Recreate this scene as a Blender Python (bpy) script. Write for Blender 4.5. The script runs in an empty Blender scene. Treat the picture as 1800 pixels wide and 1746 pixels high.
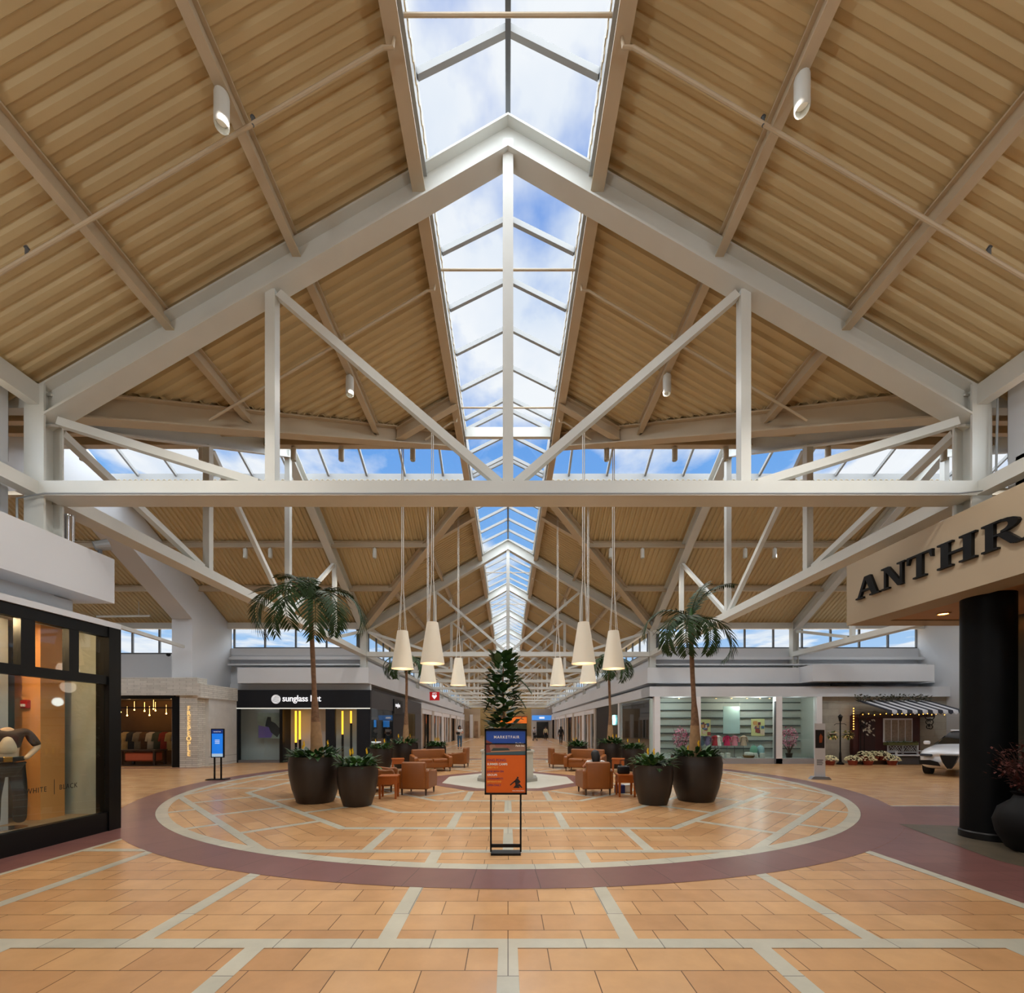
import bpy, bmesh, math, random
from mathutils import Vector, Matrix
random.seed(7)
S = bpy.context.scene
COL = S.collection
PI = math.pi

# ---------------------------------------------------------------- camera
F_PX, CX, CY, EYE = 765.0, 893.0, 1278.0, 1.72
cam_d = bpy.data.cameras.new('camera'); cam = bpy.data.objects.new('camera', cam_d); COL.objects.link(cam)
cam.location = (0, 0, EYE); cam.rotation_euler = (PI/2, 0, 0)
cam_d.sensor_fit = 'HORIZONTAL'; cam_d.sensor_width = 36.0; cam_d.lens = F_PX/1800*36
cam_d.shift_x = (900-CX)/1800; cam_d.shift_y = (CY-873)/1800
cam_d.clip_start = 0.05; cam_d.clip_end = 500
S.camera = cam

# ---------------------------------------------------------------- view, world, sun
S.view_settings.view_transform = 'Standard'; S.view_settings.look = 'None'
S.view_settings.gamma = 1.0; S.view_settings.use_curve_mapping = False
EXPOSURE = 0.12
S.view_settings.exposure = EXPOSURE
S.cycles.max_bounces = 10; S.cycles.diffuse_bounces = 6; S.cycles.glossy_bounces = 4
S.cycles.transparent_max_bounces = 24; S.cycles.transmission_bounces = 6
S.cycles.use_denoising = True
S.cycles.sample_clamp_indirect = 6.0; S.cycles.caustics_reflective = False; S.cycles.caustics_refractive = False
S.cycles.use_light_tree = True

def lin(c):
    return tuple(((v/255)/12.92 if v/255 <= .04045 else ((v/255+.055)/1.055)**2.4) for v in c)

w = bpy.data.worlds.new('sky'); S.world = w; w.use_nodes = True
nt = w.node_tree; nt.nodes.clear()
def N(t, typ, **kw):
    n = t.nodes.new(typ)
    for k, v in kw.items():
        if k in n.inputs: n.inputs[k].default_value = v
        else: setattr(n, k, v)
    return n
tc = N(nt, 'ShaderNodeTexCoord'); sep = N(nt, 'ShaderNodeSeparateXYZ'); nt.links.new(tc.outputs['Generated'], sep.inputs[0])
mx = N(nt, 'ShaderNodeMath', operation='MAXIMUM'); nt.links.new(sep.outputs[2], mx.inputs[0]); mx.inputs[1].default_value = .06
dv = N(nt, 'ShaderNodeVectorMath', operation='DIVIDE'); cb = N(nt, 'ShaderNodeCombineXYZ')
for i in range(3): nt.links.new(mx.outputs[0], cb.inputs[i])
nt.links.new(tc.outputs['Generated'], dv.inputs[0]); nt.links.new(cb.outputs[0], dv.inputs[1])
mp = N(nt, 'ShaderNodeMapping'); mp.inputs['Location'].default_value = (6.6, .4, 0); mp.inputs['Scale'].default_value = (1, .8, 1)
nt.links.new(dv.outputs[0], mp.inputs[0])
nz = N(nt, 'ShaderNodeTexNoise', Scale=1.25, Detail=7.0, Roughness=.52); nt.links.new(mp.outputs[0], nz.inputs['Vector'])
cr = N(nt, 'ShaderNodeValToRGB'); cr.color_ramp.elements[0].position = .43; cr.color_ramp.elements[1].position = .52
nt.links.new(nz.outputs['Fac'], cr.inputs[0])
gr = N(nt, 'ShaderNodeValToRGB'); e = gr.color_ramp.elements
e[0].position = 0.0; e[0].color = (*lin((196, 222, 246)), 1)
e[1].position = .85; e[1].color = (*lin((62, 130, 222)), 1)
el = e.new(.32); el.color = (*lin((128, 182, 240)), 1)
nt.links.new(sep.outputs[2], gr.inputs[0])
mixc = N(nt, 'ShaderNodeMix', data_type='RGBA'); nt.links.new(cr.outputs[0], mixc.inputs[0])
nt.links.new(gr.outputs[0], mixc.inputs[6])
nz2 = N(nt, 'ShaderNodeTexNoise', Scale=2.6, Detail=5.0); nt.links.new(mp.outputs[0], nz2.inputs['Vector'])
cr2 = N(nt, 'ShaderNodeValToRGB'); cr2.color_ramp.elements[0].position = .38; cr2.color_ramp.elements[1].position = .56
cr2.color_ramp.elements[0].color = (*lin((222, 232, 246)), 1); cr2.color_ramp.elements[1].color = (*lin((244, 247, 251)), 1)
nt.links.new(nz2.outputs['Fac'], cr2.inputs[0]); nt.links.new(cr2.outputs[0], mixc.inputs[7])
bg = N(nt, 'ShaderNodeBackground'); SKY_STRENGTH = .95; bg.inputs['Strength'].default_value = SKY_STRENGTH
nt.links.new(mixc.outputs[2], bg.inputs['Color'])
wo = N(nt, 'ShaderNodeOutputWorld'); nt.links.new(bg.outputs[0], wo.inputs[0])

sun_d = bpy.data.lights.new('sun', 'SUN'); sun = bpy.data.objects.new('sun', sun_d); COL.objects.link(sun)
sun_d.energy = 12.0; sun_d.angle = math.radians(150); sun_d.color = (.97, .99, 1.0)      # bright hazy sky light falling through the rooflights
sun.rotation_euler = (math.radians(12), math.radians(6), 0); sun.location = (0, 14, 40)

# ---------------------------------------------------------------- helpers
def G(px, py):
    """floor point under a spot measured in the photograph"""
    d = F_PX*EYE/(py-CY); return ((px-CX)/F_PX*d, d)
def XD(px, d): return (px-CX)/F_PX*d
def ZD(py, d): return EYE+(CY-py)/F_PX*d

def tag(o, label=None, cat=None, group=None, kind=None):
    if label: o['label'] = label
    if cat: o['category'] = cat
    if group: o['group'] = group
    if kind: o['kind'] = kind
    return o
def thing(name, label, cat, loc=(0, 0, 0), rz=0, group=None):
    o = bpy.data.objects.new(name, None); COL.objects.link(o); o.empty_display_size = .1
    o.location = loc; o.rotation_euler = (0, 0, rz)
    return tag(o, label, cat, group)
KIDS = {}
def link(o, parent=None):
    COL.objects.link(o)
    if parent is not None:
        o.parent = parent; KIDS.setdefault(parent, []).append(o)
    return o
def copy_tree(o, label=None, loc=None, rz=None, group=None, parent=None):
    c = o.copy(); link(c, parent)
    if parent is None:
        if label: c['label'] = label
        if group: c['group'] = group
        if loc is not None: c.location = (*loc, 0)[:3]
        if rz is not None: c.rotation_euler = (0, 0, rz)
    for k in KIDS.get(o, []): copy_tree(k, parent=c)
    return c

class MB:
    def __init__(s): s.v = []; s.f = []; s.m = []; s.uv = {}
    def add(s, vs, fs, m=0):
        b = len(s.v); s.v += [tuple(p) for p in vs]
        for f in fs: s.f.append(tuple(b+i for i in f)); s.m.append(m)
        return s
    def box(s, c, d, rot=None, m=0):
        hx, hy, hz = d[0]/2, d[1]/2, d[2]/2
        P = [Vector((x, y, z)) for x in (-hx, hx) for y in (-hy, hy) for z in (-hz, hz)]
        if rot is not None: P = [rot @ p for p in P]
        c = Vector(c); P = [p+c for p in P]
        return s.add(P, [(0, 1, 3, 2), (4, 6, 7, 5), (0, 4, 5, 1), (2, 3, 7, 6), (0, 2, 6, 4), (1, 5, 7, 3)], m)
    def b(s, x0, x1, y0, y1, z0, z1, m=0):
        return s.box(((x0+x1)/2, (y0+y1)/2, (z0+z1)/2), (abs(x1-x0), abs(y1-y0), abs(z1-z0)), m=m)
    def rbox(s, c, d, r=.02, rz=0, m=0, n=3):
        """box with rounded vertical and horizontal edges (superellipse rings)"""
        hx, hy, hz = d[0]/2, d[1]/2, d[2]/2; r = min(r, hx*.99, hy*.99, hz*.99)
        rings = []
        prof = [(r-r*math.cos(a), r-r*math.sin(a)) for a in [i*PI/2/n for i in range(n+1)]]
        levels = [(-hz+p[0]*1.0, p[1]) for p in prof]+[(hz-p[0], p[1]) for p in reversed(prof)]
        vs = []; k = 4*(n+1)
        for z, ins in levels:
            for q, (sx, sy) in enumerate(((1, 1), (-1, 1), (-1, -1), (1, -1))):
                for i in range(n+1):
                    a = q*PI/2+i*PI/2/n
                    rr = r-ins
                    vs.append(Vector((sx*(hx-r)+rr*math.cos(a), sy*(hy-r)+rr*math.sin(a), z)))
        R = Matrix.Rotation(rz, 3, 'Z'); c = Vector(c); vs = [R @ p+c for p in vs]
        fs = [(l*k+i, l*k+(i+1) % k, (l+1)*k+(i+1) % k, (l+1)*k+i) for l in range(len(levels)-1) for i in range(k)]
        fs += [tuple(reversed(range(k))), tuple(range((len(levels)-1)*k, len(levels)*k))]
        return s.add(vs, fs, m)
    def beam(s, p0, p1, w, h, up=(0, 0, 1), m=0, vert=False):
        """rectangular bar p0-p1; w across, h along up. vert: the ends are cut plumb"""
        p0, p1 = Vector(p0), Vector(p1); d = (p1-p0).normalized(); u = Vector(up)
        sd = d.cross(u)
        if sd.length < 1e-4: u = Vector((0, 1, 0)); sd = d.cross(u)
        sd.normalize(); u2 = Vector((0, 0, 1)) if vert else sd.cross(d).normalized()
        P = []
        for p in (p0, p1):
            for a, b_ in ((-1, -1), (1, -1), (1, 1), (-1, 1)): P.append(p+sd*a*w/2+u2*b_*h/2)
        return s.add(P, [(0, 3, 2, 1), (4, 5, 6, 7), (0, 1, 5, 4), (1, 2, 6, 5), (2, 3, 7, 6), (3, 0, 4, 7)], m)
    def ibeam(s, p0, p1, w, h, t=.03, m=0):
        """I section, h is the plumb depth, top of the section on the line p0-p1"""
        p0, p1 = Vector(p0), Vector(p1); z = Vector((0, 0, 1))
        s.beam(p0-z*t/2, p1-z*t/2, w, t, vert=True, m=m); s.beam(p0-z*(h-t/2), p1-z*(h-t/2), w, t, vert=True, m=m)
        return s.beam(p0-z*h/2, p1-z*h/2, t, h-2*t, vert=True, m=m)
    def cyl(s, p0, p1, r0, r1=None, n=12, cap=True, m=0):
        r1 = r0 if r1 is None else r1
        p0, p1 = Vector(p0), Vector(p1); d = (p1-p0).normalized(); a = d.orthogonal().normalized(); b_ = d.cross(a)
        vs = [p+(a*math.cos(t*2*PI/n)+b_*math.sin(t*2*PI/n))*r for p, r in ((p0, r0), (p1, r1)) for t in range(n)]
        fs = [(i, (i+1) % n, n+(i+1) % n, n+i) for i in range(n)]
        if cap: fs += [tuple(reversed(range(n))), tuple(range(n, 2*n))]
        return s.add(vs, fs, m)
    def tube(s, pts, rs, n=8, m=0, cap=True):
        pts = [Vector(p) for p in pts]; rs = rs if isinstance(rs, (list, tuple)) else [rs]*len(pts)
        vs = []; a = None
        for i, p in enumerate(pts):
            d = (pts[min(i+1, len(pts)-1)]-pts[max(i-1, 0)]).normalized()
            a = d.orthogonal().normalized() if a is None else (a-d*a.dot(d)).normalized()
            b_ = d.cross(a)
            vs += [p+(a*math.cos(t*2*PI/n)+b_*math.sin(t*2*PI/n))*rs[i] for t in range(n)]
        fs = [(k*n+i, k*n+(i+1) % n, (k+1)*n+(i+1) % n, (k+1)*n+i) for k in range(len(pts)-1) for i in range(n)]
        if cap: fs += [tuple(reversed(range(n))), tuple(range((len(pts)-1)*n, len(pts)*n))]
        return s.add(vs, fs, m)
    def lathe(s, prof, c=(0, 0, 0), n=28, m=0):
        c = Vector(c); vs = [c+Vector((r*math.cos(t*2*PI/n), r*math.sin(t*2*PI/n), z)) for r, z in prof for t in range(n)]
        fs = [(k*n+i, k*n+(i+1) % n, (k+1)*n+(i+1) % n, (k+1)*n+i) for k in range(len(prof)-1) for i in range(n)]
        if prof[0][0] > 1e-4: fs.append(tuple(reversed(range(n))))
        if prof[-1][0] > 1e-4: fs.append(tuple(range((len(prof)-1)*n, len(prof)*n)))
        return s.add(vs, fs, m)
    def prism(s, poly, z0, z1, m=0):
        n = len(poly); vs = [(x, y, z0) for x, y in poly]+[(x, y, z1) for x, y in poly]
        return s.add(vs, [tuple(reversed(range(n))), tuple(range(n, 2*n))]+[(i, (i+1) % n, n+(i+1) % n, n+i) for i in range(n)], m)
    def slab(s, poly, o, ex, ey, t, m=0):
        """2D outline poly in the plane spanned by ex, ey at o, thickness t along ex x ey"""
        o, ex, ey = Vector(o), Vector(ex), Vector(ey); nn = ex.cross(ey).normalized(); n = len(poly)
        a = [o+ex*x+ey*y for x, y in poly]; vs = a+[p+nn*t for p in a]
        return s.add(vs, [tuple(reversed(range(n))), tuple(range(n, 2*n))]+[(i, (i+1) % n, n+(i+1) % n, n+i) for i in range(n)], m)
    def leaf(s, base, d, up, L, W, droop=.3, n=4, m=0, fold=.15):
        base, d, up = Vector(base), Vector(d).normalized(), Vector(up); side = d.cross(up)
        if side.length < 1e-3: side = Vector((1, 0, 0))
        side.normalize(); u = side.cross(d); vs = []
        for i in range(n+1):
            t = i/n; c = base+d*L*t*(1-.25*droop*t)-Vector((0, 0, 1))*droop*L*t*t*.6
            ww = W*.5*math.sin(PI*min(1, .08+t*.92))**.8 if 0 < t < 1 else W*.04
            vs += [c-side*ww+u*ww*fold, c, c+side*ww+u*ww*fold]
        fs = []
        for i in range(n):
            a = i*3; fs += [(a, a+1, a+4, a+3), (a+1, a+2, a+5, a+4)]
        return s.add(vs, fs, m)
    def build(s, name, mat, parent=None, smooth=False, bevel=0, uvf=None, loc=None, rz=None):
        me = bpy.data.meshes.new(name); me.from_pydata(s.v, [], s.f); me.update()
        mats = mat if isinstance(mat, (list, tuple)) else [mat]
        for q in mats: me.materials.append(q)
        if len(mats) > 1: me.polygons.foreach_set('material_index', s.m)
        bm = bmesh.new(); bm.from_mesh(me); bmesh.ops.recalc_face_normals(bm, faces=bm.faces); bm.to_mesh(me); bm.free()
        if smooth: me.shade_smooth() if smooth is True else me.set_sharp_from_angle(angle=smooth)
        if uvf:
            ul = me.uv_layers.new(name='uv')
            for l in me.loops: ul.data[l.index].uv = uvf(me.vertices[l.vertex_index].co)
        o = bpy.data.objects.new(name, me); link(o, parent)
        if smooth is True: 
            try: me.set_sharp_from_angle(angle=math.radians(40))
            except Exception: pass
        if bevel:
            bv = o.modifiers.new('bevel', 'BEVEL'); bv.width = bevel; bv.segments = 2; bv.limit_method = 'ANGLE'
        if loc is not None: o.location = loc
        if rz is not None: o.rotation_euler = (0, 0, rz)
        return o

# ---------------------------------------------------------------- materials
MATS = {}
def mat(name, rgb, rough=.6, metal=0, spec=.5, noise=None, bump=None, emit=None, estr=1.0, coat=0, tex='Object'):
    """noise = (scale, amount): slight brightness variation of the paint or cloth; bump = (scale, strength)"""
    if name in MATS: return MATS[name]
    m = bpy.data.materials.new(name); m.use_nodes = True; t = m.node_tree; b = t.nodes['Principled BSDF']
    c = (*lin(rgb), 1)
    b.inputs['Base Color'].default_value = c; b.inputs['Roughness'].default_value = rough
    b.inputs['Metallic'].default_value = metal; b.inputs['Specular IOR Level'].default_value = spec
    if coat: b.inputs['Coat Weight'].default_value = coat; b.inputs['Coat Roughness'].default_value = .08
    if noise or bump:
        co = N(t, 'ShaderNodeTexCoord')
    if noise:
        z = N(t, 'ShaderNodeTexNoise', Scale=noise[0], Detail=5.0); t.links.new(co.outputs[tex], z.inputs['Vector'])
        mr = N(t, 'ShaderNodeMapRange'); mr.inputs[1].default_value = .3; mr.inputs[2].default_value = .7
        mr.inputs[3].default_value = 1-noise[1]; mr.inputs[4].default_value = 1+noise[1]*.6
        t.links.new(z.outputs['Fac'], mr.inputs[0])
        vm = N(t, 'ShaderNodeVectorMath', operation='SCALE'); vm.inputs[0].default_value = c[:3]
        t.links.new(mr.outputs[0], vm.inputs['Scale']); t.links.new(vm.outputs[0], b.inputs['Base Color'])
    if bump:
        z2 = N(t, 'ShaderNodeTexNoise', Scale=bump[0], Detail=3.0); t.links.new(co.outputs[tex], z2.inputs['Vector'])
        bp = N(t, 'ShaderNodeBump', Strength=bump[1]); bp.inputs['Distance'].default_value = .02
        t.links.new(z2.outputs['Fac'], bp.inputs['Height']); t.links.new(bp.outputs[0], b.inputs['Normal'])
    if emit:
        b.inputs['Emission Color'].default_value = (*lin(emit), 1); b.inputs['Emission Strength'].default_value = estr
    MATS[name] = m; return m

def brick_mat(name, c1, c2, mortar, bw, rh, ms=.004, rough=.3, spec=.5, offset=.5, coord='UV', shift=(0, 0), bumpd=.15):
    m = bpy.data.materials.new(name); m.use_nodes = True; t = m.node_tree; b = t.nodes['Principled BSDF']
    co = N(t, 'ShaderNodeTexCoord'); mp = N(t, 'ShaderNodeMapping'); mp.inputs['Location'].default_value = (*shift, 0)
    if coord == 'XZ':
        sp = N(t, 'ShaderNodeSeparateXYZ'); ad = N(t, 'ShaderNodeMath', operation='ADD'); cc = N(t, 'ShaderNodeCombineXYZ')
        t.links.new(co.outputs['Object'], sp.inputs[0]); t.links.new(sp.outputs[0], ad.inputs[0]); t.links.new(sp.outputs[1], ad.inputs[1])
        t.links.new(ad.outputs[0], cc.inputs[0]); t.links.new(sp.outputs[2], cc.inputs[1]); t.links.new(cc.outputs[0], mp.inputs[0])
    else: t.links.new(co.outputs[coord], mp.inputs[0])
    br = N(t, 'ShaderNodeTexBrick'); br.inputs['Scale'].default_value = 1; br.inputs['Brick Width'].default_value = bw
    br.inputs['Row Height'].default_value = rh; br.inputs['Mortar Size'].default_value = ms; br.inputs['Mortar Smooth'].default_value = .1
    br.offset = offset; br.inputs['Color1'].default_value = (*lin(c1), 1); br.inputs['Color2'].default_value = (*lin(c2), 1); br.inputs['Mortar'].default_value = (*lin(mortar), 1)
    t.links.new(mp.outputs[0], br.inputs['Vector'])
    z = N(t, 'ShaderNodeTexNoise', Scale=3.0, Detail=6.0, Roughness=.6); t.links.new(co.outputs['Object'], z.inputs['Vector'])
    mr = N(t, 'ShaderNodeMapRange'); mr.inputs[1].default_value = .3; mr.inputs[2].default_value = .7; mr.inputs[3].default_value = .9; mr.inputs[4].default_value = 1.08
    t.links.new(z.outputs['Fac'], mr.inputs[0]); vm = N(t, 'ShaderNodeVectorMath', operation='SCALE')
    t.links.new(br.outputs['Color'], vm.inputs[0]); t.links.new(mr.outputs[0], vm.inputs['Scale']); t.links.new(vm.outputs[0], b.inputs['Base Color'])
    b.inputs['Roughness'].default_value = rough; b.inputs['Specular IOR Level'].default_value = spec
    bp = N(t, 'ShaderNodeBump', Strength=bumpd); bp.inputs['Distance'].default_value = .004; bp.invert = True
    t.links.new(br.outputs['Fac'], bp.inputs['Height']); t.links.new(bp.outputs[0], b.inputs['Normal'])
    MATS[name] = m; return m

def glass_mat(name, tint=(244, 249, 247), refl=.9, base=.03):
    m = bpy.data.materials.new(name); m.use_nodes = True; t = m.node_tree; t.nodes.clear()
    o = N(t, 'ShaderNodeOutputMaterial'); tr = N(t, 'ShaderNodeBsdfTransparent', Color=(*lin(tint), 1)); gl = N(t, 'ShaderNodeBsdfGlossy', Roughness=.02)
    gm = N(t, 'ShaderNodeNewGeometry'); fb = N(t, 'ShaderNodeMath', operation='SUBTRACT'); fb.inputs[0].default_value = 1.0; t.links.new(gm.outputs['Backfacing'], fb.inputs[1]); fr = N(t, 'ShaderNodeFresnel', IOR=1.5); mu = N(t, 'ShaderNodeMath', operation='MULTIPLY_ADD'); mu.inputs[1].default_value = refl; mu.inputs[2].default_value = base
    t.links.new(fr.outputs[0], mu.inputs[0]); m3 = N(t, 'ShaderNodeMath', operation='MULTIPLY'); t.links.new(mu.outputs[0], m3.inputs[0]); t.links.new(fb.outputs[0], m3.inputs[1]); mi = N(t, 'ShaderNodeMixShader'); t.links.new(m3.outputs[0], mi.inputs[0])
    t.links.new(tr.outputs[0], mi.inputs[1]); t.links.new(gl.outputs[0], mi.inputs[2]); t.links.new(mi.outputs[0], o.inputs[0])
    MATS[name] = m; return m

STEEL = mat('steel_white', (204, 206, 201), .45, noise=(1.5, .05))
TAN = mat('purlin_tan', (190, 174, 148), .5, noise=(1.5, .06))
DECK = mat('deck_tan', (198, 178, 136), .55, noise=(.8, .07))
WALL = mat('wall_white', (203, 207, 212), .7, noise=(.6, .03))
TANWALL = mat('wall_tan', (168, 152, 128), .7, noise=(.6, .04))
SOFFIT = mat('soffit_brown', (176, 132, 92), .6)
BLACK = mat('black_metal', (9, 9, 10), .4, spec=.3)
BLACKP = mat('black_panel', (22, 25, 31), .5, spec=.3)
COLBLK = mat('column_black', (9, 10, 11), .5, spec=.12, noise=(4, .2))
ALU = mat('aluminium_frame', (150, 155, 158), .45, metal=.2)
DARKALU = mat('dark_mullion', (92, 96, 100), .45)
GLASS = glass_mat('shop_glass'); SKYGLASS = glass_mat('rooflight_glass', (250, 252, 253), .35, .0)
CHROME = mat('chrome', (210, 210, 212), .15, metal=1)
LEATHER = mat('tan_leather', (136, 78, 28), .42, noise=(3, .1), bump=(60, .12))
WOODO = mat('orange_wood', (164, 84, 22), .4, noise=(6, .12))
DARKWOOD = mat('dark_wood', (62, 40, 26), .45, noise=(8, .2))
POT = mat('bronze_planter', (38, 29, 23), .42, noise=(2.5, .15), spec=.5)
SOIL = mat('soil', (48, 34, 24), .95)
LEAF = mat('leaf_green', (40, 74, 30), .45, noise=(5, .3)); LEAF2 = mat('leaf_mid_green', (62, 102, 40), .45, noise=(5, .3))
PALM = mat('palm_green', (38, 60, 24), .65, spec=.3, noise=(4, .25)); YEL = mat('yellow_bloom', (240, 190, 20), .5)
BARK = mat('palm_bark', (126, 94, 68), .85, noise=(14, .3), bump=(30, .5)); PALEBARK = mat('palm_pale_base', (158, 124, 88), .8, noise=(10, .2))
SHADE = mat('lamp_shade_fabric', (236, 226, 205), .7, emit=(255, 236, 205), estr=.03)
SHADEIN = mat('lamp_opening', (255, 240, 215), .6, emit=(255, 228, 185), estr=.25)
ROPE = mat('pendant_cord', (215, 212, 204), .6)
def text(name, body, size, m, parent, loc, rot, extrude=.004, align='LEFT', sx=1.0, spacing=1.0, bold=0):
    cu = bpy.data.curves.new(name, 'FONT'); cu.body = body; cu.size = size; cu.extrude = extrude; cu.align_x = align; cu.space_character = spacing; cu.offset = bold
    tmp = bpy.data.objects.new('tmp', cu); me = bpy.data.meshes.new_from_object(tmp); bpy.data.objects.remove(tmp); bpy.data.curves.remove(cu)
    me.materials.clear(); me.materials.append(m); me.name = name
    o = bpy.data.objects.new(name, me); link(o, parent); o.location = loc; o.rotation_euler = rot; o.scale = (sx, 1, 1); return o
FACE_CAM = (PI/2, 0, 0); FACE_PX = (PI/2, 0, PI/2); FACE_NX = (PI/2, 0, -PI/2)
def struct(o, label=None): 
    o['kind'] = 'structure'
    if label: o['label'] = label
    return o

# ================================================================ SETTING: floor
YC = 14.16          # centre of the round court
T_A = brick_mat('floor_tile_ochre', (204, 160, 112), (186, 140, 96), (104, 76, 52), .61, .305, .004, .26)
T_M = brick_mat('floor_tile_maroon', (128, 88, 82), (116, 78, 74), (66, 48, 46), .61, .305, .004, .3)
T_W = brick_mat('floor_tile_white', (192, 187, 168), (180, 176, 158), (104, 98, 88), .61, 1.0, .004, .3)
T_G = mat('terrazzo', (206, 202, 186), .3, noise=(20, .06))
T_D = mat('dark_threshold_stone', (88, 78, 62), .45, noise=(3, .25))
R1, R2, R3 = 8.72, 8.92, 9.55
fl = MB(); x0, x1, y0, y1 = -30, 30, -17, 96
fl.b(x0, x1, y0, y1, -.2, 0)
floor = struct(fl.build('floor', T_A, uvf=lambda c: (c.x, c.y-3.07+.0)), 'ochre stone tile floor of the mall with grout lines')
def inlay(mb, m, uvf, name='inlay_band'):
    o = mb.build(name, m, floor, uvf=uvf); o['kind'] = 'structure'; return o
def ring(r0, r1, z, n=144):
    mb = MB()
    for i in range(n):
        a, b_ = i*2*PI/n, (i+1)*2*PI/n
        mb.add([(r*math.cos(t), YC+r*math.sin(t), z) for t in (a, b_) for r in (r0, r1)], [(0, 1, 3, 2)])
    return mb
def polar(c):
    a = math.atan2(c.y-YC, c.x); r = math.hypot(c.x, c.y-YC)
    return (a*9.15, r-R2)
# tiled sectors inside the court, each laid square to its own side of the octagon
for k in range(8):
    a = k*PI/4; mb = MB(); pts = [(0, YC)]
    for i in range(13):
        t = a-PI/8+i*PI/48; pts.append((R1*math.cos(t), YC+R1*math.sin(t)))
    mb.add([(x, y, .0015) for x, y in pts], [tuple(range(14))])
    ca, sa = math.cos(a), math.sin(a)
    inlay(mb, T_A, lambda c, ca=ca, sa=sa: (-(c.x)*sa+(c.y-YC)*ca+.3, (c.x)*ca+(c.y-YC)*sa-8.222), 'tile_sector')
inlay(ring(R1, R2, .003), T_W, polar, 'white_ring')
MR = MB()
for i in range(144):
    a, b_ = i*2*PI/144, (i+1)*2*PI/144
    MR.add([(r*math.cos(t), YC+r*math.sin(t), .0035) for t in (a, b_) for r in (R2, R3)], [(0, 1, 3, 2)])
T_MR = brick_mat('floor_tile_maroon_ring', (128, 88, 82), (118, 80, 76), (76, 54, 50), .72, .7, .005, .3)
inlay(MR, T_MR, polar, 'maroon_ring')
def rect(mb, cx, cy, ux, uy, L, Wd, z):
    """rectangle centred cx,cy, long side L along (ux,uy)"""
    vx, vy = -uy, ux
    mb.add([(cx+ux*a*L/2+vx*b_*Wd/2, cy+uy*a*L/2+vy*b_*Wd/2, z) for a, b_ in ((-1, -1), (1, -1), (1, 1), (-1, 1))], [(0, 1, 2, 3)])
AP = [8.15, 6.785, 5.42, 4.055]
wb = MB()
for k in range(8):
    a = k*PI/4; ca, sa = math.cos(a), math.sin(a); tx, ty = -sa, ca
    for j, ap in enumerate(AP):
        ro, ri = ap+.07, ap-.07; h0, h1 = ro*math.tan(PI/8), ri*math.tan(PI/8)
        wb.add([(ca*r+tx*h, YC+sa*r+ty*h, .0025) for r, h in ((ro, -h0), (ro, h0), (ri, h1), (ri, -h1))], [(0, 1, 2, 3)])
    bands = [(R1, AP[0], (-.98, .98)), (AP[0], AP[1], (-1.97, 0, 1.97)), (AP[1], AP[2], (-.98, .98)), (AP[2], AP[3], (-1.97, 0, 1.97)), (AP[3], 2.55, (-.98, .98))]
    for ro, ri, offs in bands:
        for o_ in offs:
            rt = math.sqrt(R1*R1-o_*o_) if ro == R1 else ro-.07
            rb = ri+.07
            if abs(o_)+.07 > (ri+ro)/2*math.tan(PI/8): continue
            if rt <= rb: continue
            rect(wb, ca*(rt+rb)/2+tx*o_, YC+sa*(rt+rb)/2+ty*o_, ca, sa, rt-rb, .15, .0025)
inlay(wb, T_W, lambda c: (c.x, c.y), 'white_octagon_bands')
def octag(mb, r0, r1, z):
    for k in range(8):
        a0, a1 = (k-.5)*PI/4, (k+.5)*PI/4; s = 1/math.cos(PI/8)
        if r0 > 0: mb.add([(r*s*math.cos(t), YC+r*s*math.sin(t), z) for t in (a0, a1) for r in (r0, r1)], [(0, 1, 3, 2)])
        else: mb.add([(0, YC, z)]+[(r1*s*math.cos(t), YC+r1*s*math.sin(t), z) for t in (a0, a1)], [(0, 1, 2)])
m1 = MB(); octag(m1, 2.02, 2.5, .004); inlay(m1, T_M, lambda c: (c.x, c.y), 'maroon_octagon')
m2 = MB(); octag(m2, 0, 2.02, .004); inlay(m2, T_G, lambda c: (c.x, c.y), 'terrazzo_octagon')
# bands outside the court
ob = MB()
ob.add([(-6.0, 3.383, .002), (12, 3.383, .002), (12, 3.528, .002), (-6.0, 3.528, .002)], [(0, 1, 2, 3)])
def ringy(x): return YC-math.sqrt(max(0, R3*R3-x*x))
for x in (-2.95, -.98, .98, 2.95): 
    yt = ringy(x)+.05; ob.add([(x-.075, 3.528, .002), (x+.075, 3.528, .002), (x+.075, yt, .002), (x-.075, yt, .002)], [(0, 1, 2, 3)])
for x in (-3.94, -1.97, 0, 1.97, 3.94, 5.9): ob.add([(x-.075, -4, .002), (x+.075, -4, .002), (x+.075, 3.383, .002), (x-.075, 3.383, .002)], [(0, 1, 2, 3)])
for x, y_ in ((-4.92, 3.528), (4.95, 3.528)): 
    yt = ringy(x)+.05; ob.add([(x-.07, y_, .0022), (x+.07, y_, .0022), (x+.07, yt, .0022), (x-.07, yt, .0022)], [(0, 1, 2, 3)])
ob.add([(-5.95, -4, .0022), (-5.87, -4, .0022), (-5.87, ringy(5.9)+.03, .0022), (-5.95, ringy(5.9)+.03, .0022)], [(0, 1, 2, 3)])
ob.add([(-5.87, 6.0, .0022), (-4.9, 6.0, .0022), (-4.9, 6.13, .0022), (-5.87, 6.13, .0022)], [(0, 1, 2, 3)])
ob.add([(R3-1.6, 9.42, .001), (12, 9.42, .001), (12, 9.52, .001), (R3-1.55, 9.52, .001)], [(0, 1, 2, 3)])
for yy in (24.6, 27.3, 30.0, 32.7, 35.4, 38.1, 43.5, 49, 54.4, 60): rect(ob, 0, yy, 1, 0, 9.9, .145, .002)
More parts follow.
